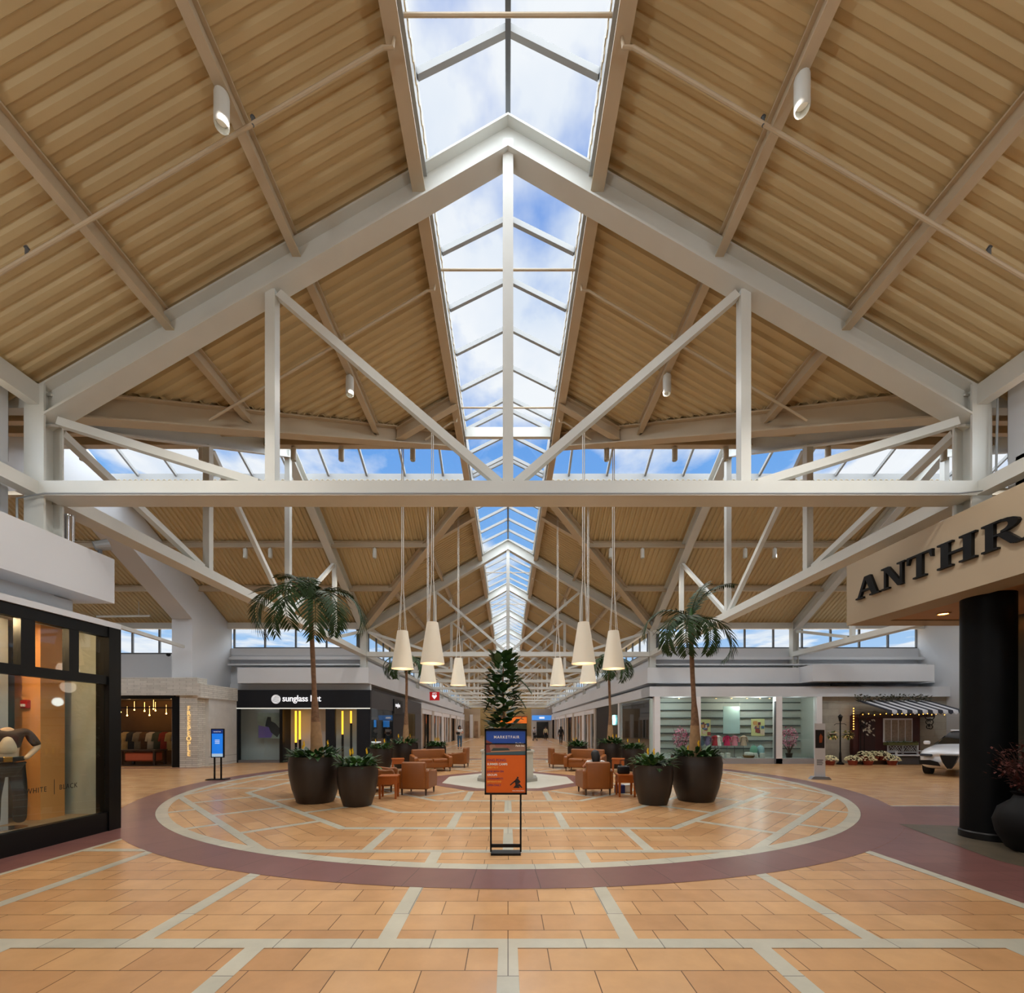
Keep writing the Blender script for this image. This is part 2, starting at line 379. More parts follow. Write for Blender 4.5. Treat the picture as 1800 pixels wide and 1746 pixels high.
for xx in (-4.95, 4.95): rect(ob, xx, 60, 0, 1, 70, .12, .002)
for yy in (5.2, 8.0, 20.3, 23.1): 
    pass
inlay(ob, T_W, lambda c: (c.x, c.y))
# maroon borders by the shopfronts
mm = MB()
pl = [(5.02, -4), (12, -4), (12, 9.42)]
xx = math.sqrt(R3**2-(9.42-YC)**2); a0 = math.atan2(9.42-YC, xx); a1 = math.atan2(ringy(5.02)-YC, 5.02)
pl += [(R3*math.cos(a0+(a1-a0)*i/16), YC+R3*math.sin(a0+(a1-a0)*i/16)) for i in range(17)]
mm.add([(x, y, .0012) for x, y in pl], [tuple(range(len(pl)))])
pl = [(-6.62, -4), (-5.95, -4), (-5.95, ringy(5.95)), (-6.62, ringy(6.62))]
mm.add([(x, y, .0012) for x, y in pl], [tuple(range(4))])
mm.add([(-20, 18.05, .0012), (-13.0, 18.05, .0012), (-12.4, 18.5, .0012), (-12.0, 19.0, .0012), (-12.3, 19.05, .0012), (-13.1, 18.3, .0012), (-20, 18.3, .0012)], [tuple(range(7))])
inlay(mm, T_M, lambda c: (c.x, c.y), 'maroon_border')
dk = MB(); g1, g2 = G(1579, 1449), G(1748, 1512)
dk.add([(g1[0], g1[1], .005), (g2[0], g2[1], .005), (6.6, 3.0, .005), (12, 3.0, .005), (12, 7.3, .005), (8.2, 7.45, .005)], [tuple(range(6))])
inlay(dk, T_D, lambda c: (c.x, c.y), 'threshold_stone')
mw = MB(); pts = []
mw.add([(7.0, 5.0, .008), (9.5, 5.0, .008), (9.5, 6.1, .008), (8.2, 6.35, .008), (7.1, 6.2, .008), (6.85, 5.7, .008)], [tuple(range(6))])
inlay(mw, mat('pale_worn_stone', (150, 140, 116), .5, noise=(2.5, .3)), lambda c: (c.x, c.y), 'pale_worn_stone')

# ================================================================ SETTING: roof
ZR = 10.99; W2, L2 = 7.15, 7.45; SX = .579; SY = SX*W2/L2; SK = 1.25
TRUSS_Y = [YC-L2, YC+L2]+[YC+L2+6.3*i for i in range(1, 10)]
YEND = 84.0; YB = -16.0
def deck(name, axis, sgn, a0, a1, label):
    """corrugated sheet: ribs run down the slope; axis 'y' = nave (ribs spaced along y), 'x' = transept arm"""
    s = SX if axis == 'y' else SY; wo_ = W2+.55 if axis == 'y' else L2+.5
    mb = MB(); p = .2; t = a0; prof = []
    while t < a1:
        prof += [(t, 0), (t+.07, 0), (t+.1, .06), (t+.17, .06)]; t += p
    prof = [q for q in prof if q[0] <= a1]+[(a1, 0)]
    vs = []
    for t, dz in prof:
        if axis == 'y':
            dy = abs(t-YC); xo = wo_ if dy > L2 else min(wo_, max(SK, dy*W2/L2)+.12)
            for x in (SK-.02, xo): vs.append((sgn*x, t, ZR+.10-s*x+dz))
        else:
            dx = abs(t); yo = wo_ if dx > W2 else min(wo_, max(SK, dx*L2/W2)+.12)
            for y in (SK-.02, yo): vs.append((t, YC+sgn*y, ZR+.10-s*y+dz))
    mb.add(vs, [(2*i, 2*i+1, 2*i+3, 2*i+2) for i in range(len(prof)-1)])
    o = mb.build(name, DECK); o['kind'] = 'structure'; o['label'] = label
    sm = o.modifiers.new('thick', 'SOLIDIFY'); sm.thickness = .015; sm.offset = 1
    return o
for sgn, nm in ((-1, 'left'), (1, 'right')):
    deck('ceiling', 'y', sgn, YB, YC-SK, f'corrugated tan metal roof deck over the near hall, {nm} slope')
    deck('ceiling', 'y', sgn, YC+SK, YEND, f'corrugated tan metal roof deck over the long far hall, {nm} slope')
for sgn, nm in ((-1, 'near'), (1, 'far')):
    deck('ceiling', 'x', sgn, -21.5, -SK, f'corrugated tan metal roof deck over the left cross hall, {nm} slope')
    deck('ceiling', 'x', sgn, SK, 21.5, f'corrugated tan metal roof deck over the right cross hall, {nm} slope')

# rooflights: kerb, glass, bars
CURB = .42; GZ = .62
def rooflight(idx, axis, a0, a1, label, step=1.11, phase=0.0, gap=None):
    root = bpy.data.objects.new(f'window_{idx}', None); link(root); root['kind'] = 'structure'; root['label'] = label
    ze = ZR-SX*SK+CURB; zr = ze+GZ
    def P(t, c, z): return (c, t, z) if axis == 'y' else (t, YC+c, z)
    g = MB()
    for s in (-1, 1): g.add([P(a0, 0, zr), P(a1, 0, zr), P(a1, s*SK, ze), P(a0, s*SK, ze)], [(0, 1, 2, 3)])
    g.build('glass_pane', SKYGLASS, root)['kind'] = 'structure'
    k = MB()
    for s in (-1, 1): k.beam(P(a0, s*(SK+.03), ze-.25), P(a1, s*(SK+.03), ze-.25), .07, .5)
    k.build('kerb', mat('kerb_paint', (148, 150, 150), .6), root)
    r = MB(); r.beam(P(a0, 0, zr-.06), P(a1, 0, zr-.06), .075, .13); r.build('ridge_bar', DARKALU, root)
    t = a0+phase
    while t < a1:
        if not gap or not (gap[0] < t < gap[1]):
            bmb = MB()
            for s in (-1, 1): bmb.beam(P(t, 0, zr-.05), P(t, s*SK, ze-.05), .07, .1)
            bmb.build('glazing_bar', MATS['kerb_paint'], root)
        t += step
    return root
NB = (5.95-YB) % 1.11
rooflight(1, 'y', 4.4, YC-SK, 'long glazed ridge rooflight over the near hall with white bars', phase=.44)
rooflight(6, 'y', YB, -1.5, 'glazed ridge rooflight behind the viewer')
for s in (-1, 1): struct(MB().slab([(0, ZR+.45), (s*(SK+.1), ZR-.25), (s*(SK+.1), ZR-.15), (0, ZR+.55)], (0, -1.5, 0), (1, 0, 0), (0, 0, 1), s*-5.9).build('ceiling', DECK), 'added unseen ridge cover keeping daylight off the near floor')  # ridge cover added out of view so less skylight reaches the near floor
rooflight(2, 'y', YC-SK, YC+SK, 'glazed rooflight where the two ridges cross', phase=.15)
rooflight(3, 'y', YC+SK, YEND, 'long glazed ridge rooflight receding over the far hall', phase=.1, step=1.11)
rooflight(4, 'x', -21.5, -SK, 'glazed rooflight along the left cross hall', phase=.3, step=1.35)
rooflight(5, 'x', SK, 21.5, 'glazed rooflight along the right cross hall', phase=.9, step=1.35)

# ---------------------------------------------------------------- roof steel
def truss_parts(root, W, s, columns=True):
    H = .5
    for sg in (-1, 1):
        MB().ibeam((0, 0, ZR), (sg*(W+.05), 0, ZR-s*(W+.05)), .3, H, .035).build('rafter', STEEL, root)
    MB().beam((-W+.1, 0, 5.31), (W-.1, 0, 5.31), .35, .22).build('bottom_chord', STEEL, root)
    MB().b(-.08, .08, -.08, .08, 5.42, ZR-.3).build('king_post', STEEL, root)
    fx = .508*W
    for sg in (-1, 1):
        MB().b(sg*fx-.075, sg*fx+.075, -.075, .075, 5.42, ZR-s*fx-H+.02).build('post', STEEL, root)
        MB().beam((sg*(fx-.12), 0, ZR-s*fx-H-.02), (sg*.12, 0, 5.46), .12, .12).build('brace', STEEL, root)
        MB().beam((sg*(fx+.2), 0, 5.46), (sg*(W-.25), 0, ZR-s*W-H+.06), .12, .12).build('end_brace', STEEL, root)
        if columns:
            c = MB(); zt = ZR-s*W+.05
            c.b(sg*W-.15, sg*W+.15, -.15, -.12, 4.0, zt).b(sg*W-.15, sg*W+.15, .12, .15, 4.0, zt).b(sg*W-.012, sg*W+.012, -.12, .12, 4.0, zt)
            c.build('end_column', STEEL, root)
    return root
lab_t = ['white steel roof truss spanning the hall directly above the orange sign stand', 'white steel roof truss on the far side of the court behind the hanging lamps',
         'white steel roof truss, next one beyond the court'] + [f'white steel roof truss over the far hall, {n} beyond the court' for n in ('second', 'third', 'fourth', 'fifth', 'sixth', 'seventh', 'eighth', 'ninth')]
t0 = thing('roof_truss', lab_t[0], 'truss', (0, TRUSS_Y[0], 0), 0, 'white steel trusses across the hall'); truss_parts(t0, W2, SX)
for y, l in zip(TRUSS_Y[1:], lab_t[1:]): copy_tree(t0, l, (0, y, 0))
t1 = thing('roof_truss', 'white steel roof truss along the mouth of the cross hall above the dark glass shopfront', 'truss', (-W2, YC, 0), PI/2, 'white steel trusses across the side halls'); truss_parts(t1, L2, SY, False)
copy_tree(t1, 'white steel roof truss along the mouth of the cross hall above the black round column', (W2, YC, 0))
t2 = thing('roof_truss', 'white steel roof truss deep in the cross hall above the display window shop', 'truss', (14.2, YC, 0), PI/2, 'white steel trusses across the side halls'); truss_parts(t2, L2, SY, True)

def purlin(p0, p1, label, w=.13, h=.24, m=TAN, group='tan roof purlins under the decking'):
    o = MB().ibeam(p0, p1, w, h, .025).build('roof_purlin', m); return tag(o, label, 'purlin', group)
sidew = {-1: 'left', 1: 'right'}
for sg in (-1, 1):
    for j, x in enumerate((3.25, 5.2)):
        dy = x*L2/W2; z = ZR+.08-SX*x
        nm = ('upper', 'lower')[j]
        purlin((sg*x, YB, z), (sg*x, YC-dy, z), f'tan {nm} purlin on the {sidew[sg]} slope of the near roof')
        purlin((sg*x, YC+dy, z), (sg*x, YEND, z), f'tan {nm} purlin on the {sidew[sg]} slope of the far hall roof')
        y = x*L2/W2; dx = x; z2 = ZR+.08-SY*y
        for sx in (-1, 1):
            if sx < 0 or True:
                purlin((sx*dx, YC+sg*y, z2), (sx*21.4, YC+sg*y, z2), f'tan {nm} purlin on the {"far" if sg > 0 else "near"} slope of the {sidew[sx]} cross hall roof')
    z = ZR+.08-SX*(SK+.1)
    purlin((sg*(SK+.12), YB, z), (sg*(SK+.12), YEND, z), f'tan edge beam along the {sidew[sg]} side of the main rooflight', .2, .34, group='tan beams edging the rooflights')
    for sx in (-1, 1):
        purlin((sx*(SK+.2), YC+sg*(SK+.12), z), (sx*21.4, YC+sg*(SK+.12), z), f'tan edge beam on the {"far" if sg > 0 else "near"} side of the {sidew[sx]} cross rooflight', .2, .34, group='tan beams edging the rooflights')
    for sx in (-1, 1):
        o = MB().ibeam((sx*W2, YC+sg*L2, ZR-SX*W2+.05), (sx*(SK+.15), YC+sg*(SK+.15), ZR-SX*SK+.02), .26, .42, .03).build('valley_beam', TAN)
        tag(o, f'deep tan valley beam rising from the {"far" if sg > 0 else "near"} {sidew[sx]} corner of the court roof', 'beam', 'diagonal tan valley beams')
        o = MB().ibeam((sx*2.85, YC+sg*3.0, ZR-SX*2.85), (sx*1.3, YC+sg*3.0, ZR-SX*1.3), .2, .3, .03).build('short_rafter', TAN)
        tag(o, f'short tan rafter between valley beam and rooflight, {"far" if sg > 0 else "near"} {sidew[sx]} one', 'rafter', 'short tan rafters beside the rooflight')
    # eave beams and long beams at the heads of the walls
    for a, b_, nm in ((YB, YC-L2, 'near hall'), (YC+L2, YEND, 'far hall')):
        tag(MB().beam((sg*W2, a, ZR-SX*W2-.12), (sg*W2, b_, ZR-SX*W2-.12), .16, .3).build('eave_beam', STEEL), f'white eave beam on the {sidew[sg]} side of the {nm}', 'beam', 'white eave beams')
        tag(MB().beam((sg*W2, a, 5.31), (sg*W2, b_, 5.31), .2, .2).build('tie_beam', STEEL), f'white horizontal beam below the high windows, {sidew[sg]} side of the {nm}', 'beam', 'white beams below the high windows')
for sx in (-1, 1):
    for sg in (-1, 1):
        e1 = 21.4 if sx > 0 else 21.4
        tag(MB().beam((sx*W2, YC+sg*L2, ZR-SX*W2-.12), (sx*e1, YC+sg*L2, ZR-SX*W2-.12), .16, .3).build('eave_beam', STEEL), f'white eave beam on the {"far" if sg > 0 else "near"} side of the {sidew[sx]} cross hall', 'beam', 'white eave beams')
o = MB().beam((-SK, YC-SK-.1, ZR-SX*SK+.1), (SK, YC-SK-.1, ZR-SX*SK+.1), .12, .28).build('rooflight_beam', STEEL); tag(o, 'white beam across the rooflight where the near ridge meets the crossing', 'beam')
o = MB().beam((-SK, YC+SK+.1, ZR-SX*SK+.1), (SK, YC+SK+.1, ZR-SX*SK+.1), .12, .2).build('rooflight_beam', STEEL); tag(o, 'white beam across the rooflight where the far ridge leaves the crossing', 'beam')

# sprinkler pipes
for yy, lab in ((5.2, 'thin tan sprinkler pipe crossing the rooflight above the first truss'), (8.1, 'thin tan sprinkler pipe crossing the rooflight just beyond the first truss'), (11.6, 'thin tan sprinkler pipe crossing the rooflight near the court crossing'), (24.0, 'thin sprinkler pipe crossing the rooflight beyond the far truss'), (30.2, 'thin sprinkler pipe crossing the rooflight deeper in the far hall')):
    root = thing('sprinkler_pipe', lab, 'pipe', (0, yy, 0), 0, 'sprinkler pipes under the roof')
    xe = 7.0 if (yy < 6.7 or yy > 21) else (YC-yy)*W2/L2-.25
    zf = lambda x: ZR-SX*x-.34
    MB().tube([(-xe, 0, zf(xe)), (-1.5, 0, zf(1.4)), (-1.38, 0, zf(1.4)), (-1.3, 0, zf(1.3)+.33), (1.3, 0, zf(1.3)+.33), (1.38, 0, zf(1.4)), (1.5, 0, zf(1.4)), (xe, 0, zf(xe))], .022, 8).build('pipe_run', TAN, root)
    for sg in (-1, 1):
        for x in (3.05, 5.75):
            if x < xe:
                h = MB().cyl((sg*x, 0, zf(x)+.02), (sg*x, 0, zf(x)+.12), .018, .018, 8).cyl((sg*x, 0, zf(x)+.12), (sg*x, 0, zf(x)+.15), .03, .012, 8)
                h.build('sprinkler_head', DARKALU if yy < 6 else TAN, root)
# pipe on the truss chord
o = MB().tube([(-7.3, TRUSS_Y[0]-.24, 3.9), (-7.3, TRUSS_Y[0]-.24, 5.12), (-6.9, TRUSS_Y[0]-.24, 5.19), (6.7, TRUSS_Y[0]-.24, 5.19), (7.25, TRUSS_Y[0]-.24, 5.25), (7.28, TRUSS_Y[0]-.24, 6.6)], .014, 6).build('conduit', ALU)
tag(o, 'thin metal conduit running along the bottom chord of the first truss', 'conduit')

# spotlights
def spot_proto():
    r = thing('cylinder_spotlight', 'white cylinder spotlight hung from the upper purlin on the left near slope', 'spotlight', (0, 0, 0), 0, 'white cylinder spotlights under the roof')
    MB().cyl((0, 0, 0), (0, 0, -.05), .03, .03, 8).build('mount', STEEL, r)
    MB().lathe([(.001, -.05), (.075, -.05), (.08, -.08), (.08, -.40), (.07, -.42), (.066, -.40), (.066, -.34), (.001, -.33)], n=16).build('housing', STEEL, r, smooth=True)
    MB().lathe([(.001, -.345), (.06, -.345)], n=16).build('lens', mat('lamp_lens', (200, 196, 186), .3, emit=(255, 235, 200), estr=.15), r)
    return r
sp = spot_proto(); sp.location = (-3.25, 4.94, ZR-SX*3.25-.16)
copy_tree(sp, 'white cylinder spotlight hung from the upper purlin on the right near slope', (3.25, 4.81, ZR-SX*3.25-.16))
copy_tree(sp, 'small white spotlight on the upper left purlin just beyond the first truss', (-3.25, 8.94, ZR-SX*3.25-.16))
copy_tree(sp, 'small white spotlight on the upper right purlin just beyond the first truss', (3.25, 8.9, ZR-SX*3.25-.16))
ordn = ['first', 'second', 'third', 'fourth', 'fifth', 'sixth', 'seventh', 'eighth', 'ninth', 'tenth']
xs = [-12.5, -9.0, -6.3, -4.9, -2.8, 2.9, 4.9, 6.4, 9.4, 12.8]
for i, x in enumerate(xs): copy_tree(sp, f'small spotlight hanging against the cross rooflight, {ordn[i]} from the left', (x, YC-SK-.12, ZR-SX*SK-.3), group='spotlights hanging against the cross rooflight')
xs = [XD(p, 17.5) for p in (365, 430, 474, 658, 1074, 1130, 1311, 1363, 1421)]
for i, x in enumerate(xs): copy_tree(sp, f'small spotlight on the far cross hall purlin, {ordn[i]} from the left', (x, YC+3.39, ZR-SX*3.25-.16), group='spotlights on the far cross hall purlin')
for i in range(3):
    for sg in (-1, 1): copy_tree(sp, f'small spotlight under the {sidew[sg]} far hall slope, {ordn[i]} beyond the court', (sg*3.25, 24.6+6.3*i, ZR-SX*3.25-.16), group='spotlights in the far hall')
for yy in (24.0,):
    pass
def lamp(name, typ, loc, energy, color=(1, .9, .75), size=.1, rot=None, spot=None):
    d = bpy.data.lights.new(name, typ); o = bpy.data.objects.new(name, d); COL.objects.link(o); o.location = loc; d.energy = energy; d.color = color
    if typ in ('POINT', 'SPOT'): d.shadow_soft_size = size
    if typ == 'SPOT': d.spot_size = spot or 1.6; d.spot_blend = .8
    if typ == 'AREA': d.size = size
    if rot: o.rotation_euler = rot
    return o

# ================================================================ SETTING: walls, high windows, bulkheads
def wallbox(name, x0, x1, y0, y1, z0, z1, m=WALL, label=None): return struct(MB().b(x0, x1, y0, y1, z0, z1).build(name, m), label)
WIN = [10]
def clerestory(axis, plane, a, b_, z0=5.68, z1=6.86, step=1.40, out=1, label='row of high windows under the eaves'):
    WIN[0] += 1; r = bpy.data.objects.new(f'window_{WIN[0]}', None); link(r); r['kind'] = 'structure'; r['label'] = label
    def bx(mb, a0, a1, c0, c1, zz0, zz1):
        return mb.b(c0, c1, a0, a1, zz0, zz1) if axis == 'y' else mb.b(a0, a1, c0, c1, zz0, zz1)
    g = MB(); bx(g, a, b_, plane-.005, plane+.005, z0, z1); g.build('glass_pane', SKYGLASS, r)
    f = MB(); bx(f, a, b_, plane-.05, plane+.05, z0-.03, z0+.05); bx(f, a, b_, plane-.05, plane+.05, z1-.06, z1+.02); f.build('window_frame', DARKALU, r)
    m = MB(); n = max(1, round((b_-a)/step)); 
    for i in range(n+1):
        t = a+(b_-a)*i/n; bx(m, t-.035, t+.035, plane-.045, plane+.045, z0, z1)
    m.build('mullion', DARKALU, r)
YN, YF = YC-7.8, YC+7.8
for sg in (-1, 1):
    nm = sidew[sg]
    clerestory('y', sg*7.5, YB, YN+.1, label=f'high windows on the {nm} side of the near hall')
    clerestory('y', sg*7.5, YF, 84, label=f'high windows on the {nm} side of the far hall')
    wallbox(f'wall_{nm}', sg*7.42, sg*7.7, YB, YN, 3.3 if sg < 0 else 4.0, 5.66, label=f'white wall below the high windows, {nm} side of the near hall')
    wallbox(f'wall_{nm}', sg*7.42, sg*7.7, YF, 84, 3.3, 5.66, label=f'white wall below the high windows, {nm} side of the far hall')
    wallbox('trim_1', sg*7.2, sg*7.42, YF-.2, 84, 4.75, 5.1, label='stepped white ledge above the far hall bulkhead')
    wallbox(f'wall_{nm}', sg*7.42, sg*7.75, YB, YN, 6.86, 7.1)
    wallbox(f'wall_{nm}', sg*7.42, sg*7.75, YF, 84, 6.86, 7.1)
clerestory('x', YF, -13.8, -7.6, label='high windows above the black sunglass shop')
clerestory('x', YF, 7.6, 20.6, label='high windows above the display window shop')
clerestory('x', YF, -20.3, -14.85, 5.4, 6.86, 1.5, label='high windows seen through the white portal of the left cross hall')
wallbox('wall_back', -21.5, -7.42, YF-.12, YF+.15, 0, 5.37)
wallbox('wall_back', -14.0, -7.42, YF-.14, YF+.15, 5.3, 5.66)
wallbox('wall_back', 7.42, 21.0, YF-.12, YF+.15, 0, 5.66)
wallbox('wall_back', -21.5, -7.42, YF-.1, YF+.15, 6.86, 7.05)
wallbox('wall_back', 7.42, 21.0, YF-.1, YF+.15, 6.86, 7.05)
for s_, a, b_ in ((-1, -13.8, -7.3), (1, 7.3, 20.6)):
    wallbox('trim_2', a, b_, YF-.45, YF-.12, 5.05, 5.18); wallbox('trim_3', a, b_, YF-.55, YF-.12, 4.75, 4.83)
wallbox('wall_front', -21.5, -7.42, YN-.15, YN+.1, 0, 7.0); wallbox('wall_front', 9.4, 21.5, YN-.15, YN+.1, 0, 7.0); wallbox('wall_front', 7.42, 9.4, YN-.15, YN+.1, 4.9, 7.0)
wallbox('wall_behind_added', -7.7, 9.4, YB-.2, YB, 0, 11.0, label='added unseen wall blocking light from behind the viewer'); wallbox('wall_right', 20.6, 20.9, YN, YF, 0, 7.0, label='pale end wall of the right cross hall')  # the wall behind the viewer is added to stop light entering there
gw = MB(); gw.slab([(YN, 7.0), (YF, 7.0), (YC, ZR)], (20.75, 0, 0), (0, 1, 0), (0, 0, 1), .2); struct(gw.build('wall_right', WALL))
wallbox('wall_left', -21.8, -21.5, YN, YF, 0, 7.0); gw = MB(); gw.slab([(YN, 7.0), (YF, 7.0), (YC, ZR)], (-21.7, 0, 0), (0, 1, 0), (0, 0, 1), .2); struct(gw.build('wall_left', WALL))
# white portal gable in the left cross hall
pg = MB(); XP = -13.9; zo = lambda y: 6.48+(YC+5.0-y)*.614 if y > YC else 6.48+(y-(YC-5.0))*.614
zr_ = lambda y: ZR-SY*abs(y-YC)+.05
ys = [YC-7.75, YC-5.0, YC-1.2, YC+1.2, YC+5.0, YC+7.75]
prof_in = [0, None]
for (ya, yb, lo) in ((ys[0], ys[1], None), (ys[4], ys[5], None)):
    pg.slab([(ya, 0), (yb, 0), (yb, zr_(yb)), (ya, zr_(ya))], (XP, 0, 0), (0, 1, 0), (0, 0, 1), -.9)
for ya, yb in ((ys[1], ys[2]), (ys[2], YC), (YC, ys[3]), (ys[3], ys[4])):
    la, lb = min(zo(ya+1e-6), 8.8), min(zo(yb-1e-6 if yb <= YC else yb), 8.8)
    pg.slab([(ya, la), (yb, lb), (yb, zr_(yb)), (ya, zr_(ya))], (XP, 0, 0), (0, 1, 0), (0, 0, 1), -.9)
struct(pg.build('wall_left_portal', WALL), 'white gable wall with a wide chamfered opening into the left cross hall')

# bulkheads
def bulk(pts_lo, name, label, m=WALL, z0=3.817, z1=4.57):
    for q in pts_lo: wallbox(name, *q, z0, z1, m, label)
bulk([(-7.2, -6.7, YB, 7.41), (-14.0, -7.2, 6.91, 7.41)], 'bulkhead_wall', 'white bulkhead above the black shopfront with mannequin')
bulk([(-13.0, -6.7, 20.9, 21.3), (-7.2, -6.7, 21.3, 66)], 'bulkhead_wall', 'white bulkhead above the black sunglass shop')
bulk([(6.7, 14.2, 20.9, 21.3), (6.7, 7.2, 21.3, 66)], 'bulkhead_wall', 'white bulkhead above the display window shop')
wallbox('bulkhead_wall', 14.0, 19.6, 20.0, 21.3, 3.817, 4.58, label='projecting white bulkhead over the stone wall and striped awning')
wallbox('bulkhead_wall', 6.7, 7.2, YB, 8.61, 3.72, 4.9, TANWALL, 'tan bulkhead carrying the big black letters')
wallbox('bulkhead_wall', 7.2, 14.0, 8.2, 8.61, 3.72, 4.9, TANWALL)
wallbox('ceiling_soffit', 7.2, 12.5, YB, 8.2, 3.74, 3.9, SOFFIT, 'brown soffit behind the tan bulkhead')
wallbox('ceiling_soffit', -7.7, -7.2, YB, 6.9, 3.8, 3.9, WALL); wallbox('ceiling_soffit', 7.2, 20.6, 21.0, YF, 3.85, 3.95)
wallbox('wall_left', -7.35, -7.2, YB, 7.2, 3.3, 3.8)
wallbox('wall_back', -13.6, -6.75, 21.3, 21.5, 3.3, 3.82)
# header bands under the bulkheads
wallbox('trim_4', -7.3, -6.58, YB, 7.4, 3.37, 3.46, label='thin white header above the black shopfront')
wallbox('trim_5', 6.6, 20.6, 20.28, 21.6, 3.13, 3.60, label='white header band over the display windows')
wallbox('trim_5', 6.6, 7.2, 20.3, 66, 3.13, 3.60)
wallbox('trim_6', -7.2, -6.6, 33.2, 66, 3.13, 3.6)
wallbox('air_vent_slot', 15.3, 16.9, 19.98, 20.02, 3.70, 3.80, BLACK) if False else None
v = MB().b(15.0, 16.4, 20.2, 20.26, 3.62, 3.72).build('air_vent', BLACK); tag(v, 'black slot air vent under the white bulkhead above the stone wall', 'vent')

# ================================================================ right: lettered bulkhead and column
SERIF = {}
def bar(x0, y0, x1, y1, w0, w1=None):
    """slanted stroke with flat horizontal ends"""
    w1 = w0 if w1 is None else w1
    return [(x0-w0/2, y0), (x0+w0/2, y0), (x1+w1/2, y1), (x1-w1/2, y1)]
def rc(x0, y0, x1, y1): return [(x0, y0), (x1, y0), (x1, y1), (x0, y1)]
LET = {
 'A': [bar(.14, .06, .43, 1, .11), bar(.80, .06, .50, 1, .22, .26), rc(.28, .30, .66, .39), rc(0, 0, .32, .07), rc(.60, 0, 1, .07)],
 'N': [rc(.12, .06, .22, .94), rc(.80, .0, .90, .94), bar(.82, 0, .20, 1, .22, .24), rc(0, 0, .34, .07), rc(0, .93, .26, 1), rc(.68, .93, 1, 1)],
 'T': [rc(.39, .06, .61, .94), rc(.26, 0, .74, .07), rc(.02, .92, .98, 1), bar(.04, .68, .09, .95, .05, .13), bar(.96, .68, .91, .95, .05, .13)],
 'H': [rc(.10, .06, .31, .94), rc(.69, .06, .90, .94), rc(.3, .46, .7, .55), rc(0, 0, .41, .07), rc(0, .93, .41, 1), rc(.59, 0, 1, .07), rc(.59, .93, 1, 1)],
 'R': [rc(.10, .06, .31, .94), rc(0, 0, .41, .07), rc(0, .93, .5, 1), rc(.3, .46, .52, .53), bar(.84, .03, .50, .50, .24), rc(.78, 0, 1.02, .07)]}
sg_ = thing('store_sign', 'large black serif letters reading ANTHR on the tan bulkhead', 'sign', (6.7, 7.0, 4.14))
for ch, ya, yb in (('A', 8.33, 7.80), ('N', 7.76, 7.30), ('T', 7.27, 6.82), ('H', 6.75, 6.19), ('R', 6.12, 5.62)):
    mb = MB(); wd = ya-yb
    for k_, q in enumerate(LET[ch]): mb.slab([(x*wd, y*.385) for x, y in q], (-.05-.0007*k_, ya-7.0, 0), (0, -1, 0), (0, 0, 1), -.05)
    if ch == 'R':
        pts = []
        for i in range(9):
            t = PI/2-i*PI/8; pts.append(((.48+.42*math.cos(t))*wd, (.725+.235*math.sin(t)+.03)*.385))
        inn = []
        for i in range(9):
            t = PI/2-i*PI/8; inn.append(((.48+.18*math.cos(t))*wd, (.725+.15*math.sin(t)+.03)*.385))
        for i in range(8): mb.slab([pts[i], pts[i+1], inn[i+1], inn[i]], (-.05, ya-7.0, 0), (0, -1, 0), (0, 0, 1), -.05)
    mb.build('letter', BLACK, sg_, loc=(0, 0, 0))
col = thing('round_column', 'thick round black column standing under the tan lettered bulkhead', 'column', (7.42, 6.73, 0))
MB().lathe([(.307, .0), (.307, 3.74)], n=48).build('shaft', COLBLK, col, smooth=True)
MB().lathe([(.325, 0), (.325, .10), (.307, .12)], n=48).build('base_ring', BLACK, col, smooth=True)
for i, p in enumerate(((7.75, 7.75), (8.95, 7.75), (8.4, 5.6))):
    r = thing('recessed_downlight', ['recessed downlight in the brown soffit left of the black column', 'recessed downlight in the brown soffit behind the black column', 'recessed downlight in the brown soffit over the shop entrance'][i], 'light', (p[0], p[1], 3.735), 0, 'recessed downlights in the brown soffit')
    MB().lathe([(.10, 0), (.10, -.012), (.075, -.012), (.07, 0)], n=20).build('rim', TAN, r, smooth=True)
    MB().lathe([(.001, -.002), (.072, -.002)], n=20).build('lens', mat('warm_lens', (255, 225, 170), .4, emit=(255, 200, 130), estr=6), r)
wallbox('wall_right_shop', 9.2, 9.4, YB, 8.2, 0, 3.74, mat('dark_olive_wall', (44, 46, 34), .6, noise=(2, .2)), 'dark olive shopfront wall behind the black column')
# vase with red twigs
vs_ = thing('floor_vase', 'dark round floor vase beside the black column holding red twigs', 'vase', (7.12, 5.97, 0))
MB().lathe([(.12, 0), (.2, .05), (.3, .25), (.33, .42), (.28, .6), (.15, .72), (.12, .78), (.16, .82)], n=28).build('body', mat('dark_vase', (9, 8, 8), .6, spec=.2), vs_, smooth=True)
tw = MB(); rnd = random.Random(3)
berries = MB()
for i in range(60):
    a = rnd.uniform(0, 2*PI); sp_ = rnd.uniform(.05, .42); h = rnd.uniform(.3, .85)
    p0 = Vector((0, 0, .75)); pts = [p0, p0+Vector((math.cos(a)*sp_*.4, math.sin(a)*sp_*.4, h*.55)), p0+Vector((math.cos(a+.3)*sp_, math.sin(a+.3)*sp_, h*(1-.3*sp_)))]
    tw.tube(pts, [.006, .004, .002], 4)
    for k in range(14):
        t = rnd.uniform(.25, 1); q = pts[0].lerp(pts[1], t*2) if t < .5 else pts[1].lerp(pts[2], t*2-1)
        q = q+Vector((rnd.uniform(-.09, .09), rnd.uniform(-.09, .09), rnd.uniform(-.07, .07)))
        berries.leaf(q, (rnd.uniform(-1, 1), rnd.uniform(-1, 1), rnd.uniform(-.3, 1)), (0, 0, 1), rnd.uniform(.05, .09), .035, .2, 2)
